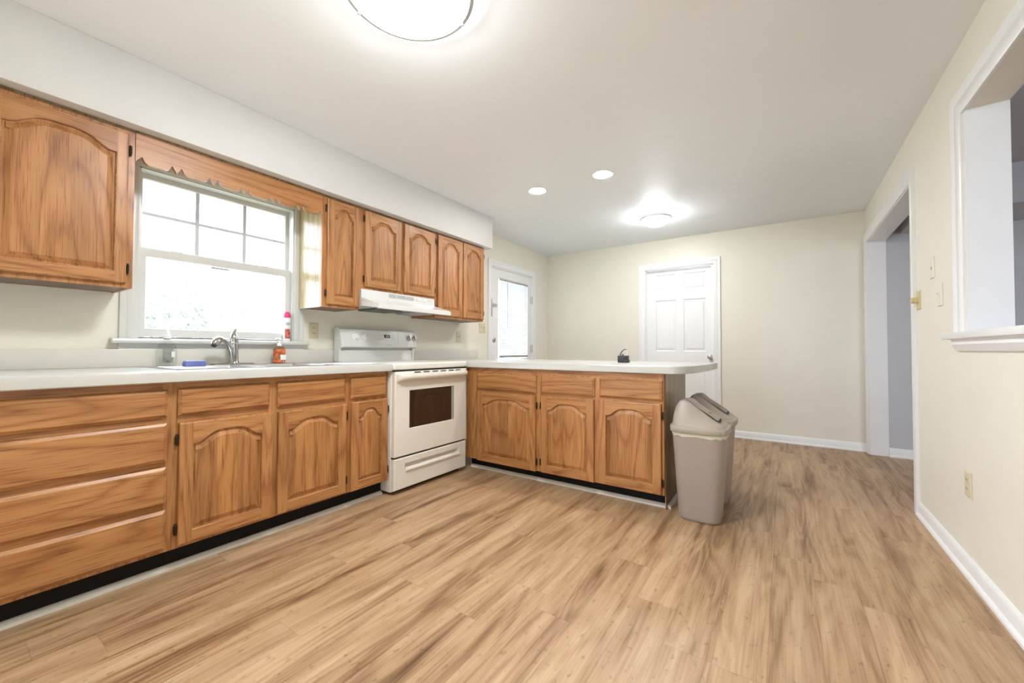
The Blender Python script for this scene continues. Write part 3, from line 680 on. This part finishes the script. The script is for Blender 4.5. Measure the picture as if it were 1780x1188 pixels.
for k in range(13):
    t = math.radians(-55+95*k/12)
    for q, z in ((0, .018), (1, .088)): P[q].append((cx+.0243*math.cos(t), cy+.0243*math.sin(t), z0+z))
b.loft(P, False, False, closed=False); b.build('fruit_print', M_canprint, cn, 60, False)
b = MB(); P = [[], []]
for k in range(9):
    t = math.radians(-40+70*k/8)
    for q, z in ((0, .112), (1, .135)): P[q].append((cx+.0243*math.cos(t), cy+.0243*math.sin(t), z0+z))
b.loft(P, False, False, closed=False); b.build('name_print', M_ltgray, cn, 60, False)
# paper sheet by the stove
b = MB(); nx, ny = 10, 12; G_ = []
for i in range(nx+1):
    row = []
    for j in range(ny+1):
        u, v = i/nx, j/ny
        x = 0.36+0.30*u+0.02*v; y = 1.530+0.285*v-0.012*u
        z = CT1+0.0012+0.0035*(0.5+0.5*math.sin(9*u+4*v))*(0.4+0.6*v)
        row.append((x, y, z))
    G_.append(row)
vs = [[b.bm.verts.new(p) for p in r] for r in G_]; vb = [[b.bm.verts.new((p[0], p[1], p[2]-0.0006)) for p in r] for r in G_]
for i in range(nx):
    for j in range(ny):
        b.bm.faces.new((vs[i][j], vs[i+1][j], vs[i+1][j+1], vs[i][j+1])); b.bm.faces.new((vb[i][j], vb[i][j+1], vb[i+1][j+1], vb[i+1][j]))
tag(b.build('paper_sheet', M_paper, None, 60), 'white paper sheet lying on the counter left of the stove', 'paper')

# ---------------------------------------------------------------- stove
RY0, RY1 = 1.850, 2.612
st = empty('stove', (0.4, 2.23, 0), 'white freestanding electric stove between the cabinets', 'stove')
b = MB(); b.box(0.03, RY0, 0.02, 0.715, RY1, 0.868, 0.003); b.build('stove_body', M_enamel, st)
b = MB(); b.box(0.10, RY0+0.03, 0.0, 0.69, RY1-0.03, 0.03); b.build('plinth', M_dark, st, 0)
b = MB(); b.box(0.03, RY0-0.004, 0.870, 0.752, RY1+0.004, 0.917, 0.010, seg=3); ck = b.build('cooktop', M_enamel, st)
for cx, cy, r in ((0.26, 2.04, 0.075), (0.26, 2.42, 0.095), (0.53, 2.04, 0.095), (0.53, 2.42, 0.075)):
    b = MB(); b.lathe([(r, 0.9172), (r, 0.9178), (r-0.004, 0.9178), (r-0.004, 0.9172)], (cx, cy, 0), 40, 'z', False, False); b.build('burner_ring', M_ltgray, ck)
# backguard
b = MB()
bp_ = [(0.03, 0.9175), (0.088, 0.9175), (0.088, 1.008), (0.062, 1.010), (0.062, 1.026), (0.118, 1.030), (0.126, 1.040), (0.096, 1.172), (0.086, 1.181), (0.045, 1.181), (0.03, 1.172)]
b.prism(bp_, lambda x, z, h: (x, h, z), RY0+0.012, RY1+0.004-0.016); bg_ = b.build('backguard', M_enamel_w, st, 20)
for y0, y1 in ((RY0-0.002, RY0+0.014), (RY1-0.014, RY1+0.006)):
    b = MB(); b.prism([(0.03, 0.9175), (0.092, 0.9175), (0.098, 1.020), (0.128, 1.032), (0.130, 1.042), (0.100, 1.174), (0.088, 1.184), (0.044, 1.184), (0.03, 1.175)], lambda x, z, h: (x, h, z), y0, y1)
    b.build('end_cap', M_enamel_w, bg_, 20)
def panel_pt(y, z, off): # on the sloping control face
    k = (z-1.040)/(1.172-1.040); x = 0.126-0.030*k; return (x+off*0.975, y, z+off*0.22)
for y in (1.983, 2.062, 2.540, 2.612-0.022+0.012):
    b = MB(); z = 1.116
    L = []
    for off, r in ((0.0, 0.027), (0.004, 0.027), (0.006, 0.021), (0.016, 0.019), (0.018, 0.016)):
        c = Vector(panel_pt(y, z, off)); n = Vector((0.975, 0, 0.22)).normalized(); a = Vector((0, 1, 0)); q = n.cross(a)
        L.append([tuple(c + a*r*math.cos(2*math.pi*i/24) + q*r*math.sin(2*math.pi*i/24)) for i in range(24)])
    b.loft(L)
    P0 = Vector(panel_pt(y, z, 0.017)); n = Vector((0.975, 0, 0.22)).normalized(); a = Vector((0, 1, 0)); q = n.cross(a)
    b.loft([[tuple(P0 + a*s1*0.005 + q*s2*0.021 + n*h) for s1, s2 in ((-1, -1), (1, -1), (1, 1), (-1, 1))] for h in (0, 0.012)])
    b.build('knob', M_white_pl if y < 2.3 else M_nickel, bg_, 30)
def patch(y0, z0, y1, z1, off=0.0012):
    mb = MB(); mb.loft([[panel_pt(y0, z0, o), panel_pt(y1, z0, o), panel_pt(y1, z1, o), panel_pt(y0, z1, o)] for o in (0.0002, off)]); return mb
ds = patch(2.268, 1.113, 2.330, 1.142).build('clock_display', M_black, bg_, 0)
mb = MB()
for k, y in enumerate((2.288, 2.299, 2.312)):
    for z0, z1 in ((1.121, 1.1225), (1.127, 1.1285), (1.133, 1.1345)):
        mb.loft([[panel_pt(y, z0, o), panel_pt(y+0.006, z0, o), panel_pt(y+0.006, z1, o), panel_pt(y, z1, o)] for o in (0.0013, 0.0016)])
mb.build('clock_digits', M_disp, ds, 0)
for y in (2.165, 2.185, 2.205, 2.225, 2.245, 2.345, 2.362, 2.380):
    for z in (1.132, 1.110, 1.098):
        mb = MB(); mb.loft([[panel_pt(y, z, o), panel_pt(y+0.010, z, o), panel_pt(y+0.010, z+0.005, o), panel_pt(y, z+0.005, o)] for o in (0.0002, 0.0012)]); mb.build('key', M_ltgray, bg_, 0)
patch(2.415, 1.052, 2.418, 1.160).build('panel_divider', M_ltgray, bg_, 0)
patch(2.275, 1.050, 2.335, 1.056).build('maker_badge', M_ltgray, bg_, 0)
# oven door
b = MB(); F = mapx(0.718)
dl = rect(RY0+0.006, 0.262, RY1-0.004, 0.858); wl = rect(1.985, 0.448, 2.462, 0.722)
us = [dl[0][0], wl[0][0], wl[2][0], dl[2][0]]; vs_ = [dl[0][1], wl[0][1], wl[2][1], dl[2][1]]
b.loft([[F(u, v, 0) for u, v in dl], [F(u, v, 0.028) for u, v in dl], [F(u, v, 0.034) for u, v in inset(dl, 0.006)]], True, False)
us[0] += 0.006; us[3] -= 0.006; vs_[0] += 0.006; vs_[3] -= 0.006
for i in range(3):
    for j in range(3):
        if i == 1 and j == 1: continue
        b.face([F(u, v, 0.034) for u, v in rect(us[i], vs_[j], us[i+1], vs_[j+1])])
b.loft([[F(u, v, 0.034) for u, v in wl], [F(u, v, 0.029) for u, v in inset(wl, 0.003)]], False, False)
od = b.build('oven_door', M_enamel, st, 0)
b = MB(); b.loft([[F(u, v, o) for u, v in inset(wl, 0.002)] for o in (0.024, 0.030)]); b.build('oven_window', M_oven_glass, od, 0)
b = MB(); b.loft([[F(u, v, o) for u, v in rect(2.428, 0.452, 2.458, 0.718)] for o in (0.0301, 0.0306)]); b.build('window_edge_strip', M_gray_pl, od, 0)
# handle: full-width moulded bar
b = MB()
prof = [(0.0, 0.786), (0.018, 0.788), (0.040, 0.806), (0.046, 0.824), (0.040, 0.838), (0.026, 0.842), (0.0, 0.836)]
L = []
for k, y in enumerate((RY0+0.020, RY0+0.030, RY0+0.075, RY1-0.075, RY1-0.028, RY1-0.018)):
    s_ = (0.35, 0.75, 1.0, 1.0, 0.75, 0.35)[k]
    L.append([(0.752+x*s_, y, z) for x, z in prof])
b.loft(L); b.build('door_handle', M_enamel, od, 40)
for y0 in (2.03, 2.12, 2.21, 2.30, 2.39, 2.47):
    b = MB(); b.box(0.7525, y0, 0.8445, 0.7535, y0+0.06, 0.8525); b.build('vent_slot', M_dark, od, 0)
b = MB(); b.box(0.700, RY0+0.002, 0.859, 0.748, RY1-0.002, 0.869); b.build('top_gap', M_dark, st, 0)
b = MB(); b.box(0.700, RY0+0.004, 0.252, 0.735, RY1-0.004, 0.263); b.build('door_gap', M_dark, st, 0)
# storage drawer with moulded scoop
b = MB(); dl = rect(RY0+0.006, 0.032, RY1-0.004, 0.250); wl = rect(1.950, 0.158, 2.525, 0.206)
b.loft([[F(u, v, 0) for u, v in dl], [F(u, v, 0.026) for u, v in dl], [F(u, v, 0.032) for u, v in inset(dl, 0.006)]], True, False)
us = [dl[0][0]+0.006, wl[0][0], wl[2][0], dl[2][0]-0.006]; vs_ = [dl[0][1]+0.006, wl[0][1], wl[2][1], dl[2][1]-0.006]
for i in range(3):
    for j in range(3):
        if i == 1 and j == 1: continue
        b.face([F(u, v, 0.032) for u, v in rect(us[i], vs_[j], us[i+1], vs_[j+1])])
b.loft([[F(u, v, 0.032) for u, v in wl], [F(wl[0][0]+0.03, wl[0][1]+0.020, 0.010), F(wl[1][0]-0.03, wl[0][1]+0.020, 0.010), F(wl[2][0]-0.02, wl[2][1]-0.004, 0.006), F(wl[3][0]+0.02, wl[3][1]-0.004, 0.006)]], False, True)
sd = b.build('storage_drawer', M_enamel, st, 0)
b = MB(); b.prism([(0.032, 0.150), (0.044, 0.156), (0.044, 0.166), (0.032, 0.176)], lambda x, z, h: (0.718+x, h, z), 1.955, 2.520); b.build('drawer_pull', M_enamel, sd, 60)

# ---------------------------------------------------------------- wall cabinets
FU = 0.314; fu = mapx(FU); UB, UT = 1.312, 2.1025
G = 'oak wall cabinets along the window wall'
def wall_cab(label, y0, y1, z0, side=oak_z):
    e = empty('wall_cabinet', (0.16, (y0+y1)/2, z0), label, 'cabinet', G)
    b = MB(); b.box(0.002, y0+0.001, z0, FU-0.019, y0+0.014, UT, mat=1); b.box(0.002, y1-0.014, z0, FU-0.019, y1-0.001, UT, mat=1)
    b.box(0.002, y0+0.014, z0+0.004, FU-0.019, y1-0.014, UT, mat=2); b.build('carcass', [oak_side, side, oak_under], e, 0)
    b = MB(); b.box(FU-0.019, y0, z0, FU, y1, UT); b.build('face_frame', oak_z, e, 0)
    b = MB(); b.box(FU, y0+0.0, UT-0.012, FU+0.004, y1, UT, 0.001); b.build('top_shade_strip', oak_side, e, 0)  # brown strip added for the shade on the frame top below the soffit
    return e
e = wall_cab('large oak wall cabinet left of the window', -0.33, 0.588, UB)
raised_door(e, fu, 0.130, 1.333, 0.562, 2.072, dm_x, 'R', stile=0.042, shoulder=0.108, rise=0.055, bot=0.052, hz=(1.405, 1.99))
raised_door(e, fu, -0.315, 1.333, 0.112, 2.072, dm_x, 'L', stile=0.042, shoulder=0.108, rise=0.055, bot=0.052)
e = wall_cab('narrow oak wall cabinet with window sheen painted on its side, right of the window', 1.570, 1.868, UB, sheen_side)
raised_door(e, fu, 1.600, 1.333, 1.862, 2.082, dm_x, 'L', stile=0.053, shoulder=0.108, rise=0.060, bot=0.058, hz=(1.41, 2.01))
e = wall_cab('short oak two-door wall cabinet above the range hood', 1.868, 2.668, 1.476)
raised_door(e, fu, 1.908, 1.496, 2.256, 2.084, dm_x, 'L', shoulder=0.110, rise=0.055, bot=0.055, hz=(1.555, 2.02))
raised_door(e, fu, 2.291, 1.496, 2.650, 2.084, dm_x, 'R', shoulder=0.110, rise=0.055, bot=0.055, hz=(1.555, 2.02))
e = wall_cab('tall oak two-door wall cabinet at the end beside the door', 2.668, 3.384, UB)
raised_door(e, fu, 2.692, 1.333, 3.037, 2.088, dm_x, 'L', shoulder=0.110, rise=0.058, bot=0.058, hz=(1.40, 2.01))
raised_door(e, fu, 3.050, 1.333, 3.376, 2.092, dm_x, 'R', shoulder=0.110, rise=0.058, bot=0.058, hz=(1.40, 2.01))
# valance
b = MB()
notch = [0.749, 0.0]
centres = [0.752, 0.922, 1.080, 1.245, 1.410]
pts = [(0.589, 1.945), (0.600, 1.966), (0.612, 1.978)]
# first short lobe start then lobes between notches
def lobe(a, c):
    out = []
    for k in range(11):
        t = k/10; s_ = math.sin(math.pi*t)
        out.append((a+(c-a)*t, 1.979-0.032*min(1, s_*2.0)**0.6))
    return out
segs = []; a = 0.614
for c in centres:
    segs += lobe(a, c-0.018); segs += [(c+0.002, 1.944)]; a = c+0.022
segs += lobe(a, 1.549); segs += [(1.560, 1.975), (1.569, 1.962)]
low = pts[:2] + segs
poly = low + [(1.569, UT), (0.589, UT)]
b.prism(poly, mapx(0.300), 0.0, 0.019); vl = b.build('valance', oak_y, None, 20)
tag(vl, 'scalloped oak valance board spanning above the window', 'valance')
b = MB(); b.box(0.3195, 0.589, UT-0.012, 0.3235, 1.569, UT, 0.001); b.build('top_shade_strip', oak_side, vl, 0)  # same painted soffit shade carried across the valance

# ---------------------------------------------------------------- range hood
hd = empty('range_hood', (0.25, 2.25, 1.32), 'white under-cabinet range hood above the stove', 'range hood')
HY0, HY1 = 1.872, 2.640
b = MB()
hp = [(0.004, 1.474), (0.336, 1.474), (0.338, 1.410), (0.535, 1.352), (0.541, 1.346), (0.541, 1.318), (0.531, 1.314), (0.527, 1.322), (0.34, 1.345), (0.004, 1.345)]
def hood_loop(y, s):
    return [((x if x < 0.34 else 0.338+(x-0.338)*s), y, z) for x, z in hp]
b.loft([hood_loop(HY0, 1.0), hood_loop(HY1, 1.0)])
hb = b.build('hood_shell', M_enamel_w, hd, 20)
for y0, y1 in ((2.128, 2.205), (2.214, 2.301), (2.309, 2.392)):
    b = MB(); b.box(0.3365, y0, 1.434, 0.3385, y1, 1.464)
    for k in range(7): b.box(0.338, y0+0.002, 1.4365+k*0.004, 0.3392, y1-0.002, 1.438+k*0.004)
    b.build('vent_grille', M_ltgray, hb, 0)
for y in (2.43, 2.50):
    b = MB(); b.box(0.3365, y, 1.438, 0.344, y+0.026, 1.456, 0.002); b.build('switch', M_white_pl, hb)
b = MB(); b.box(0.3365, 2.560, 1.448, 0.3380, 2.600, 1.453); b.build('maker_badge', M_ltgray, hb, 0)
b = MB(); b.box(0.07, 2.03, 1.330, 0.30, 2.30, 1.3445); b.build('grease_filter', M_mesh, hb, 0)
b = MB(); b.box(0.10, 2.40, 1.326, 0.36, 2.60, 1.3445, 0.006); b.build('lamp_cover', M_gray_pl, hb)

# ---------------------------------------------------------------- outlets and switches
def plate(name, label, cat, fn, u, v, wd=0.072, ht=0.116, mat=M_almond, kind='outlet', group=None):
    e = empty(name, fn(u, v-ht/2, 0), label, cat, group)
    b = MB(); r = rect(u-wd/2, v-ht/2, u+wd/2, v+ht/2)
    b.loft([[fn(x, y, w) for x, y in l] for l, w in ((r, 0.0005), (r, 0.004), (inset(r, 0.004), 0.0065))]); p = b.build('cover_plate', mat, e, 30)
    if kind == 'outlet':
        for dv in (-0.02, 0.02):
            b = MB(); r = rect(u-0.016, v+dv-0.014, u+0.016, v+dv+0.014); b.loft([[fn(x, y, w) for x, y in r] for w in (0.0066, 0.0082)]); s = b.build('socket', mat, e, 0)
            b = MB()
            for du in (-0.007, 0.007): b.loft([[fn(x, y, w) for x, y in rect(u+du-0.0016, v+dv-0.004, u+du+0.0016, v+dv+0.007)] for w in (0.0082, 0.0086)])
            b.build('slots', M_dark, s, 0)
    elif kind == 'toggle':
        n = max(1, round(wd/0.06)); 
        for k in range(n):
            du = (k-(n-1)/2)*0.046
            b = MB(); b.loft([[fn(x, y, w) for x, y in rect(u+du-0.0045, v-0.010, u+du+0.0045, v+0.012)] for w in (0.0066, 0.010)]); b.loft([[fn(x, y, 0.009) for x, y in rect(u+du-0.003, v-0.002, u+du+0.003, v+0.008)], [fn(x, y+0.007, 0.020) for x, y in rect(u+du-0.0025, v-0.001, u+du+0.0025, v+0.005)]]); b.build('toggle', mat, e, 0)
    elif kind == 'dimmer':
        b = MB(); L = []
        for w, r in ((0.0066, 0.021), (0.020, 0.019), (0.034, 0.018), (0.037, 0.015)):
            L.append([fn(u+r*math.cos(2*math.pi*i/24), v+r*math.sin(2*math.pi*i/24), w) for i in range(24)])
        b.loft(L); b.build('dimmer_knob', M_almond_d, e, 40)
    elif kind == 'jack':
        b = MB(); b.loft([[fn(x, y, w) for x, y in rect(u-0.008, v-0.008, u+0.008, v+0.008)] for w in (0.0066, 0.008)]); b.build('jack', M_gray_pl, e, 0)
    return e
F0 = mapx(0.0); FR = mapxn(XR)
M_wallplate = plain('painted_plate', (0.80, 0.76, 0.65), 0.4)
plate('wall_outlet', 'almond outlet on the wall between window and stove', 'outlet', F0, 1.696, 1.155, group='wall outlets')
plate('light_switch', 'single switch plate on the wall right of the stove panel', 'switch', F0, 3.350, 1.155, mat=M_almond, kind='toggle', group='switch plates')
plate('light_switch', 'double almond switch plate beside the exterior door', 'switch', F0, 3.768, 1.275, wd=0.118, kind='toggle', group='switch plates')
plate('wall_outlet', 'almond outlet low on the right wall above the baseboard', 'outlet', FR, 2.675, 0.411, group='wall outlets')
plate('dimmer_switch', 'yellowed dimmer switch with round knob beside the wide opening', 'switch', FR, 3.435, 1.325, mat=M_almond_d, kind='dimmer', group='switch plates')
plate('phone_jack', 'painted-over phone plate high between opening and pass-through', 'wall plate', FR, 3.150, 1.475, mat=M_wallplate, kind='jack')
plate('light_switch', 'painted switch plate nearest the pass-through', 'switch', FR, 3.020, 1.310, mat=M_wallplate, kind='toggle', group='switch plates')

# ---------------------------------------------------------------- ceiling lights
def flush_light(label, cx, cy, r, mat, drop, group):
    e = empty('ceiling_light', (cx, cy, ZC-drop-0.03), label, 'ceiling light', group)
    b = MB(); b.lathe([(0, 0), (r*0.7, 0), (r*0.7, -0.012), (0, -0.012)], (cx, cy, ZC-0.0005), 40, 'z', False, False); b.build('ceiling_pan', M_white_pl, e)
    b = MB(); prof = [(r*0.86, -0.014), (r*0.93, -0.020), (r*0.955, -0.026), (r*0.955, -0.034)]
    for k in range(1, 9):
        t = k/8*math.pi/2; prof.append((r*0.955*math.cos(t)+1e-4, -0.034-drop*math.sin(t)))
    b.lathe(prof, (cx, cy, ZC), 48, 'z', True, True); b.build('glass_bowl', mat, e, 60)
    b = MB(); b.lathe([(r*0.985, -0.014), (r*1.04, -0.014), (r*1.06, -0.026), (r*1.055, -0.044), (r*0.985, -0.050), (r*0.975, -0.044), (r*0.985, -0.014)], (cx, cy, ZC), 56, 'z', False, False); b.build('trim_ring', M_nickel, e, 40)
    for k in range(3):
        t = math.radians(72+120*k)
        b = MB(); b.lathe([(0, -0.060), (0.006, -0.058), (0.006, -0.044), (0, -0.042)], (cx+r*1.005*math.cos(t), cy+r*1.005*math.sin(t), ZC), 10, 'z', False, False); b.build('clip', M_nickel, e)
    return e
flush_light('large lit flush ceiling light near the camera', 1.80, 1.03, 0.240, M_bowl, 0.080, 'flush ceiling lights')
flush_light('small lit flush ceiling light at the dining end', 1.875, 4.33, 0.150, M_bowl2, 0.085, 'flush ceiling lights')
def can_light(label, cx, cy):
    e = empty('recessed_light', (cx, cy, ZC), label, 'ceiling light', 'recessed ceiling lights')
    b = MB(); b.lathe([(0.066, 0.0), (0.085, 0.0), (0.085, -0.003), (0.080, -0.006), (0.066, -0.003)], (cx, cy, ZC-0.0004), 36, 'z', False, False); b.build('trim_ring', M_white_pl, e)
    b = MB(); b.lathe([(0, -0.004), (0.070, -0.004), (0.070, -0.001), (0, -0.001)], (cx, cy, ZC-0.0004), 36, 'z', False, False); b.build('lens', M_can, e)
    return e
c1 = can_light('recessed ceiling light nearer the window wall', 1.171, 3.073)
c2 = copy_tree(c1); c2.location = (1.780, 3.077, ZC); c2['label'] = 'recessed ceiling light nearer the dining light'

# ---------------------------------------------------------------- bins
def sup(cx, cy, z, a, c, p=4.0, n=48):
    return bottle_loop(cx, cy, z, a, c, n, p)
def make_bin(cx, cy, label, liner):
    e = empty('trash_bin', (cx, cy, 0), label, 'trash bin', 'swing-top trash bins')
    b = MB()
    b.loft([sup(cx, cy, z, a, c) for z, a, c in ((0.0, .108, .106), (.004, .114, .112), (.02, .118, .116), (.50, .148, .141), (.515, .149, .142))])
    b.build('bin_body', M_bin, e, 50)
    if liner:
        b = MB(); L0, L1 = [], []
        for i, (x, y, z) in enumerate(sup(cx, cy, .512, .1515, .1445)):
            L0.append((x, y, z-0.004*(1+math.sin(i*1.7))-0.006)); L1.append((x, y, .532))
        b.loft([L0, L1], False, False); b.build('bag_liner', M_liner, e, 60)
    b = MB()
    b.loft([sup(cx, cy, z, a, c) for z, a, c in ((.522, .160, .153), (.524, .163, .156), (.552, .163, .156), (.558, .160, .153), (.560, .150, .143))], True, False)
    # dome as height field over the rim outline
    def H(u):
        if u < -0.62: t = (u+1)/0.38; return 0.148*math.sin(min(1, max(0, t))*math.pi/2)**0.75
        t = (u+0.62)/1.62; return 0.148 + 0.012*math.sin(min(1, t*3)*math.pi) - 0.146*max(0, t)**1.25
    def EDG(v):
        t = min(1.0, max(0.0, (1-abs(v))/0.46)); return t*(1.25-0.25*t) if t < 1 else 1.0
    nu, nr = 48, 22
    rings = []
    for k in range(nr+1):
        s_ = 1-k/nr
        ring = []
        for (x, y, z) in sup(0, 0, 0, .150, .143):
            xx, yy_ = x*s_, y*s_
            u = xx/.150; v = yy_/.143
            half = 1-0.5*0  # full width
            edge = EDG(v)
            ring.append((cx+xx, cy+yy_, .560 + max(0.0, H(u))*edge if k else .560))
        rings.append(ring)
    b.loft(rings[:-1], False, True)
    ld = b.build('lid', M_bin_lid, e, 60)
    # flap: slightly raised skin with a dark slot under its lower lip
    def surf(u, v, off=0.0):
        return (cx+u*.150, cy+v*.143, .560 + max(0, H(u))*EDG(v) + off)
    def grid(u0, u1, v0, v1, o, mb, taper=0.0, n=16):
        rows = []
        for i in range(n+1):
            u = u0+(u1-u0)*i/n; r_ = []
            for j in range(n+1):
                q = -1+2*j/n
                ulim = u - 0.06*(abs(q)**4)*(i/n)
                r_.append(mb.bm.verts.new(surf(ulim, (v0+v1)/2+q*(v1-v0)/2, o)))
            rows.append(r_)
        for i in range(n):
            for j in range(n): mb.bm.faces.new((rows[i][j], rows[i+1][j], rows[i+1][j+1], rows[i][j+1]))
    # outline of the flap: near edge, rounded lower lip, far edge
    US, VS = 0.70, 0.50
    def flap_line(t):            # t 0..1 from the near hinge end round to the far hinge end
        if t < 0.42: q = t/0.42; return (-0.40+(US-0.10+0.40)*q, -VS)
        if t < 0.50: q = (t-0.42)/0.08*math.pi/2; return (US-0.10+0.10*math.sin(q), -VS+0.16*(1-math.cos(q)))
        if t < 0.60: q = (t-0.50)/0.10; return (US, -VS+0.16+(2*VS-0.32)*q)
        q = 1-t
        if q > 0.32: q = (0.40-q)/0.08*math.pi/2; return (US-0.10*(1-math.cos(q)), VS-0.16*(1-math.sin(q)))
        q = q/0.32; return (-0.40+(US-0.10+0.40)*q, VS)
    b = MB(); rows = []
    for i in range(17):
        k = i/16; row = []
        for j in range(17):
            q = -1+2*j/16; u = -0.42+(US+0.42)*k; 
            cap = US-0.10*max(0.0, (abs(q)-0.70)/0.30)**2
            row.append(b.bm.verts.new(surf(min(u, cap), q*VS, 0.004)))
        rows.append(row)
    for i in range(16):
        for j in range(16):
            try: b.bm.faces.new((rows[i][j], rows[i+1][j], rows[i+1][j+1], rows[i][j+1]))
            except ValueError: pass
    b.build('swing_flap', M_bin_lid if liner else M_bin_d, ld, 60)
    b = MB(); r0, r1 = [], []
    for j in range(49):
        t = 0.20+0.44*j/48; u, v = flap_line(t)
        wd = 0.11*math.sin(math.pi*min(1, max(0, (t-0.20)/0.44)))**0.7
        nrm = Vector((u-0.1, v*1.3)).normalized()
        if t > 0.42: nrm = Vector((1.0, v*0.9)).normalized()
        r0.append(b.bm.verts.new(surf(u, v, 0.0046))); r1.append(b.bm.verts.new(surf(u+nrm.x*wd, v+nrm.y*wd*0.8, 0.0034)))
    for j in range(48): b.bm.faces.new((r0[j], r0[j+1], r1[j+1], r1[j]))
    b.build('flap_slot', M_dark, ld, 0)
    b = MB(); px, py, pz = surf(0.34, 0.0, 0.003)
    b.lathe([(0.0, 0.004), (0.010, 0.0035), (0.016, 0.0)], (px, py, pz), 18, 'z', False, False); b.build('push_mark', M_bin_d, ld, 60)
    return e
b1 = make_bin(2.552, 2.704, 'taupe swing-top trash bin in front with a bag edge showing', True)
b2 = make_bin(2.555, 3.075, 'taupe trash bin with darker flap behind the other bin', False)

# ---------------------------------------------------------------- small box on the peninsula
bx = empty('black_box', (1.905, 3.2, CT1), 'small black box with a looped strap on the peninsula', 'box')
b = MB(); b.box(1.868, 3.165, CT1+0.0005, 1.944, 3.225, CT1+0.056, 0.003); b.box(1.925, 3.150, CT1+0.0005, 1.958, 3.20, CT1+0.024, 0.002); b.build('case', M_black, bx)
b = MB(); b.lathe([(0, 0.0), (0.006, 0.0), (0.006, 0.010), (0, 0.011)], (1.902, 3.195, CT1+0.056), 12, 'z', False, False); b.build('button', M_black, bx)
def band(mb, pts, wd, th):
    P = [Vector(p) for p in pts]; L = []
    for i, p in enumerate(P):
        t = (P[min(i+1, len(P)-1)]-P[max(i-1, 0)]).normalized(); s = Vector((0, 1, 0)); n = t.cross(s).normalized()
        L.append([tuple(p+s*wd/2+n*th/2), tuple(p-s*wd/2+n*th/2), tuple(p-s*wd/2-n*th/2), tuple(p+s*wd/2-n*th/2)])
    mb.loft(L)
pz = CT1+0.057
b = MB(); band(b, [(1.880, 3.195, pz+0.002), (1.886, 3.195, pz+0.018), (1.898, 3.195, pz+0.034), (1.912, 3.195, pz+0.046), (1.924, 3.195, pz+0.050), (1.932, 3.195, pz+0.048)], 0.020, 0.004); b.build('strap', M_black, bx)
b = MB(); band(b, [(1.890, 3.193, pz+0.002), (1.898, 3.193, pz+0.020), (1.912, 3.193, pz+0.036), (1.924, 3.193, pz+0.044), (1.934, 3.193, pz+0.038), (1.944, 3.193, pz+0.018), (1.942, 3.193, pz+0.001)], 0.016, 0.003); b.build('strap_lining', M_white_pl, bx)

# ---------------------------------------------------------------- outside
b = MB(); b.box(-40, -30, -0.55, -0.5, 40, -0.5); struct('ground', b, M_ground, 'ground outside the window', 0)
def tree(x, y, h, rx, n, label):
    e = empty('tree', (x, y, -0.5), label, 'tree', 'trees outside the window')
    b = MB(); b.tube([(x, y, -0.5), (x+0.05, y, h*0.35), (x, y+0.08, h*0.75)], [0.07, 0.05, 0.02], 8)
    for k in range(7):
        a = random.uniform(0, 6.28); z0 = h*random.uniform(0.3, 0.7)
        b.tube([(x, y, z0), (x+math.cos(a)*rx*0.5, y+math.sin(a)*rx*0.5, z0+0.35)], [0.02, 0.008], 6)
    b.build('trunk', M_bark, e)
    b = MB()
    for k in range(n):
        while True:
            p = Vector((random.uniform(-1, 1), random.uniform(-1, 1), random.uniform(-1, 1)))
            if p.length < 1: break
        p = Vector((x+p.x*rx, y+p.y*rx*1.15, h*0.62+p.z*h*0.40))
        if random.random() < 0.35: p += Vector((random.gauss(0, .2), random.gauss(0, .25), random.gauss(0, .15)))
        d = Vector((random.uniform(-1, 1), random.uniform(-1, 1), random.uniform(-1, 1))).normalized(); s = d.orthogonal().normalized(); L = random.uniform(.05, .10)
        b.face([tuple(p-d*L), tuple(p+s*L*.45), tuple(p+d*L), tuple(p-s*L*.45)])
    b.build('foliage', M_leaf, e, 0, False)
tree(-7.5, 3.05, 2.25, 0.52, 520, 'pale leafy tree outside the window behind the soap bottle')
tree(-8.2, 4.45, 2.2, 0.42, 150, 'thin pale tree outside the window right of the faucet')
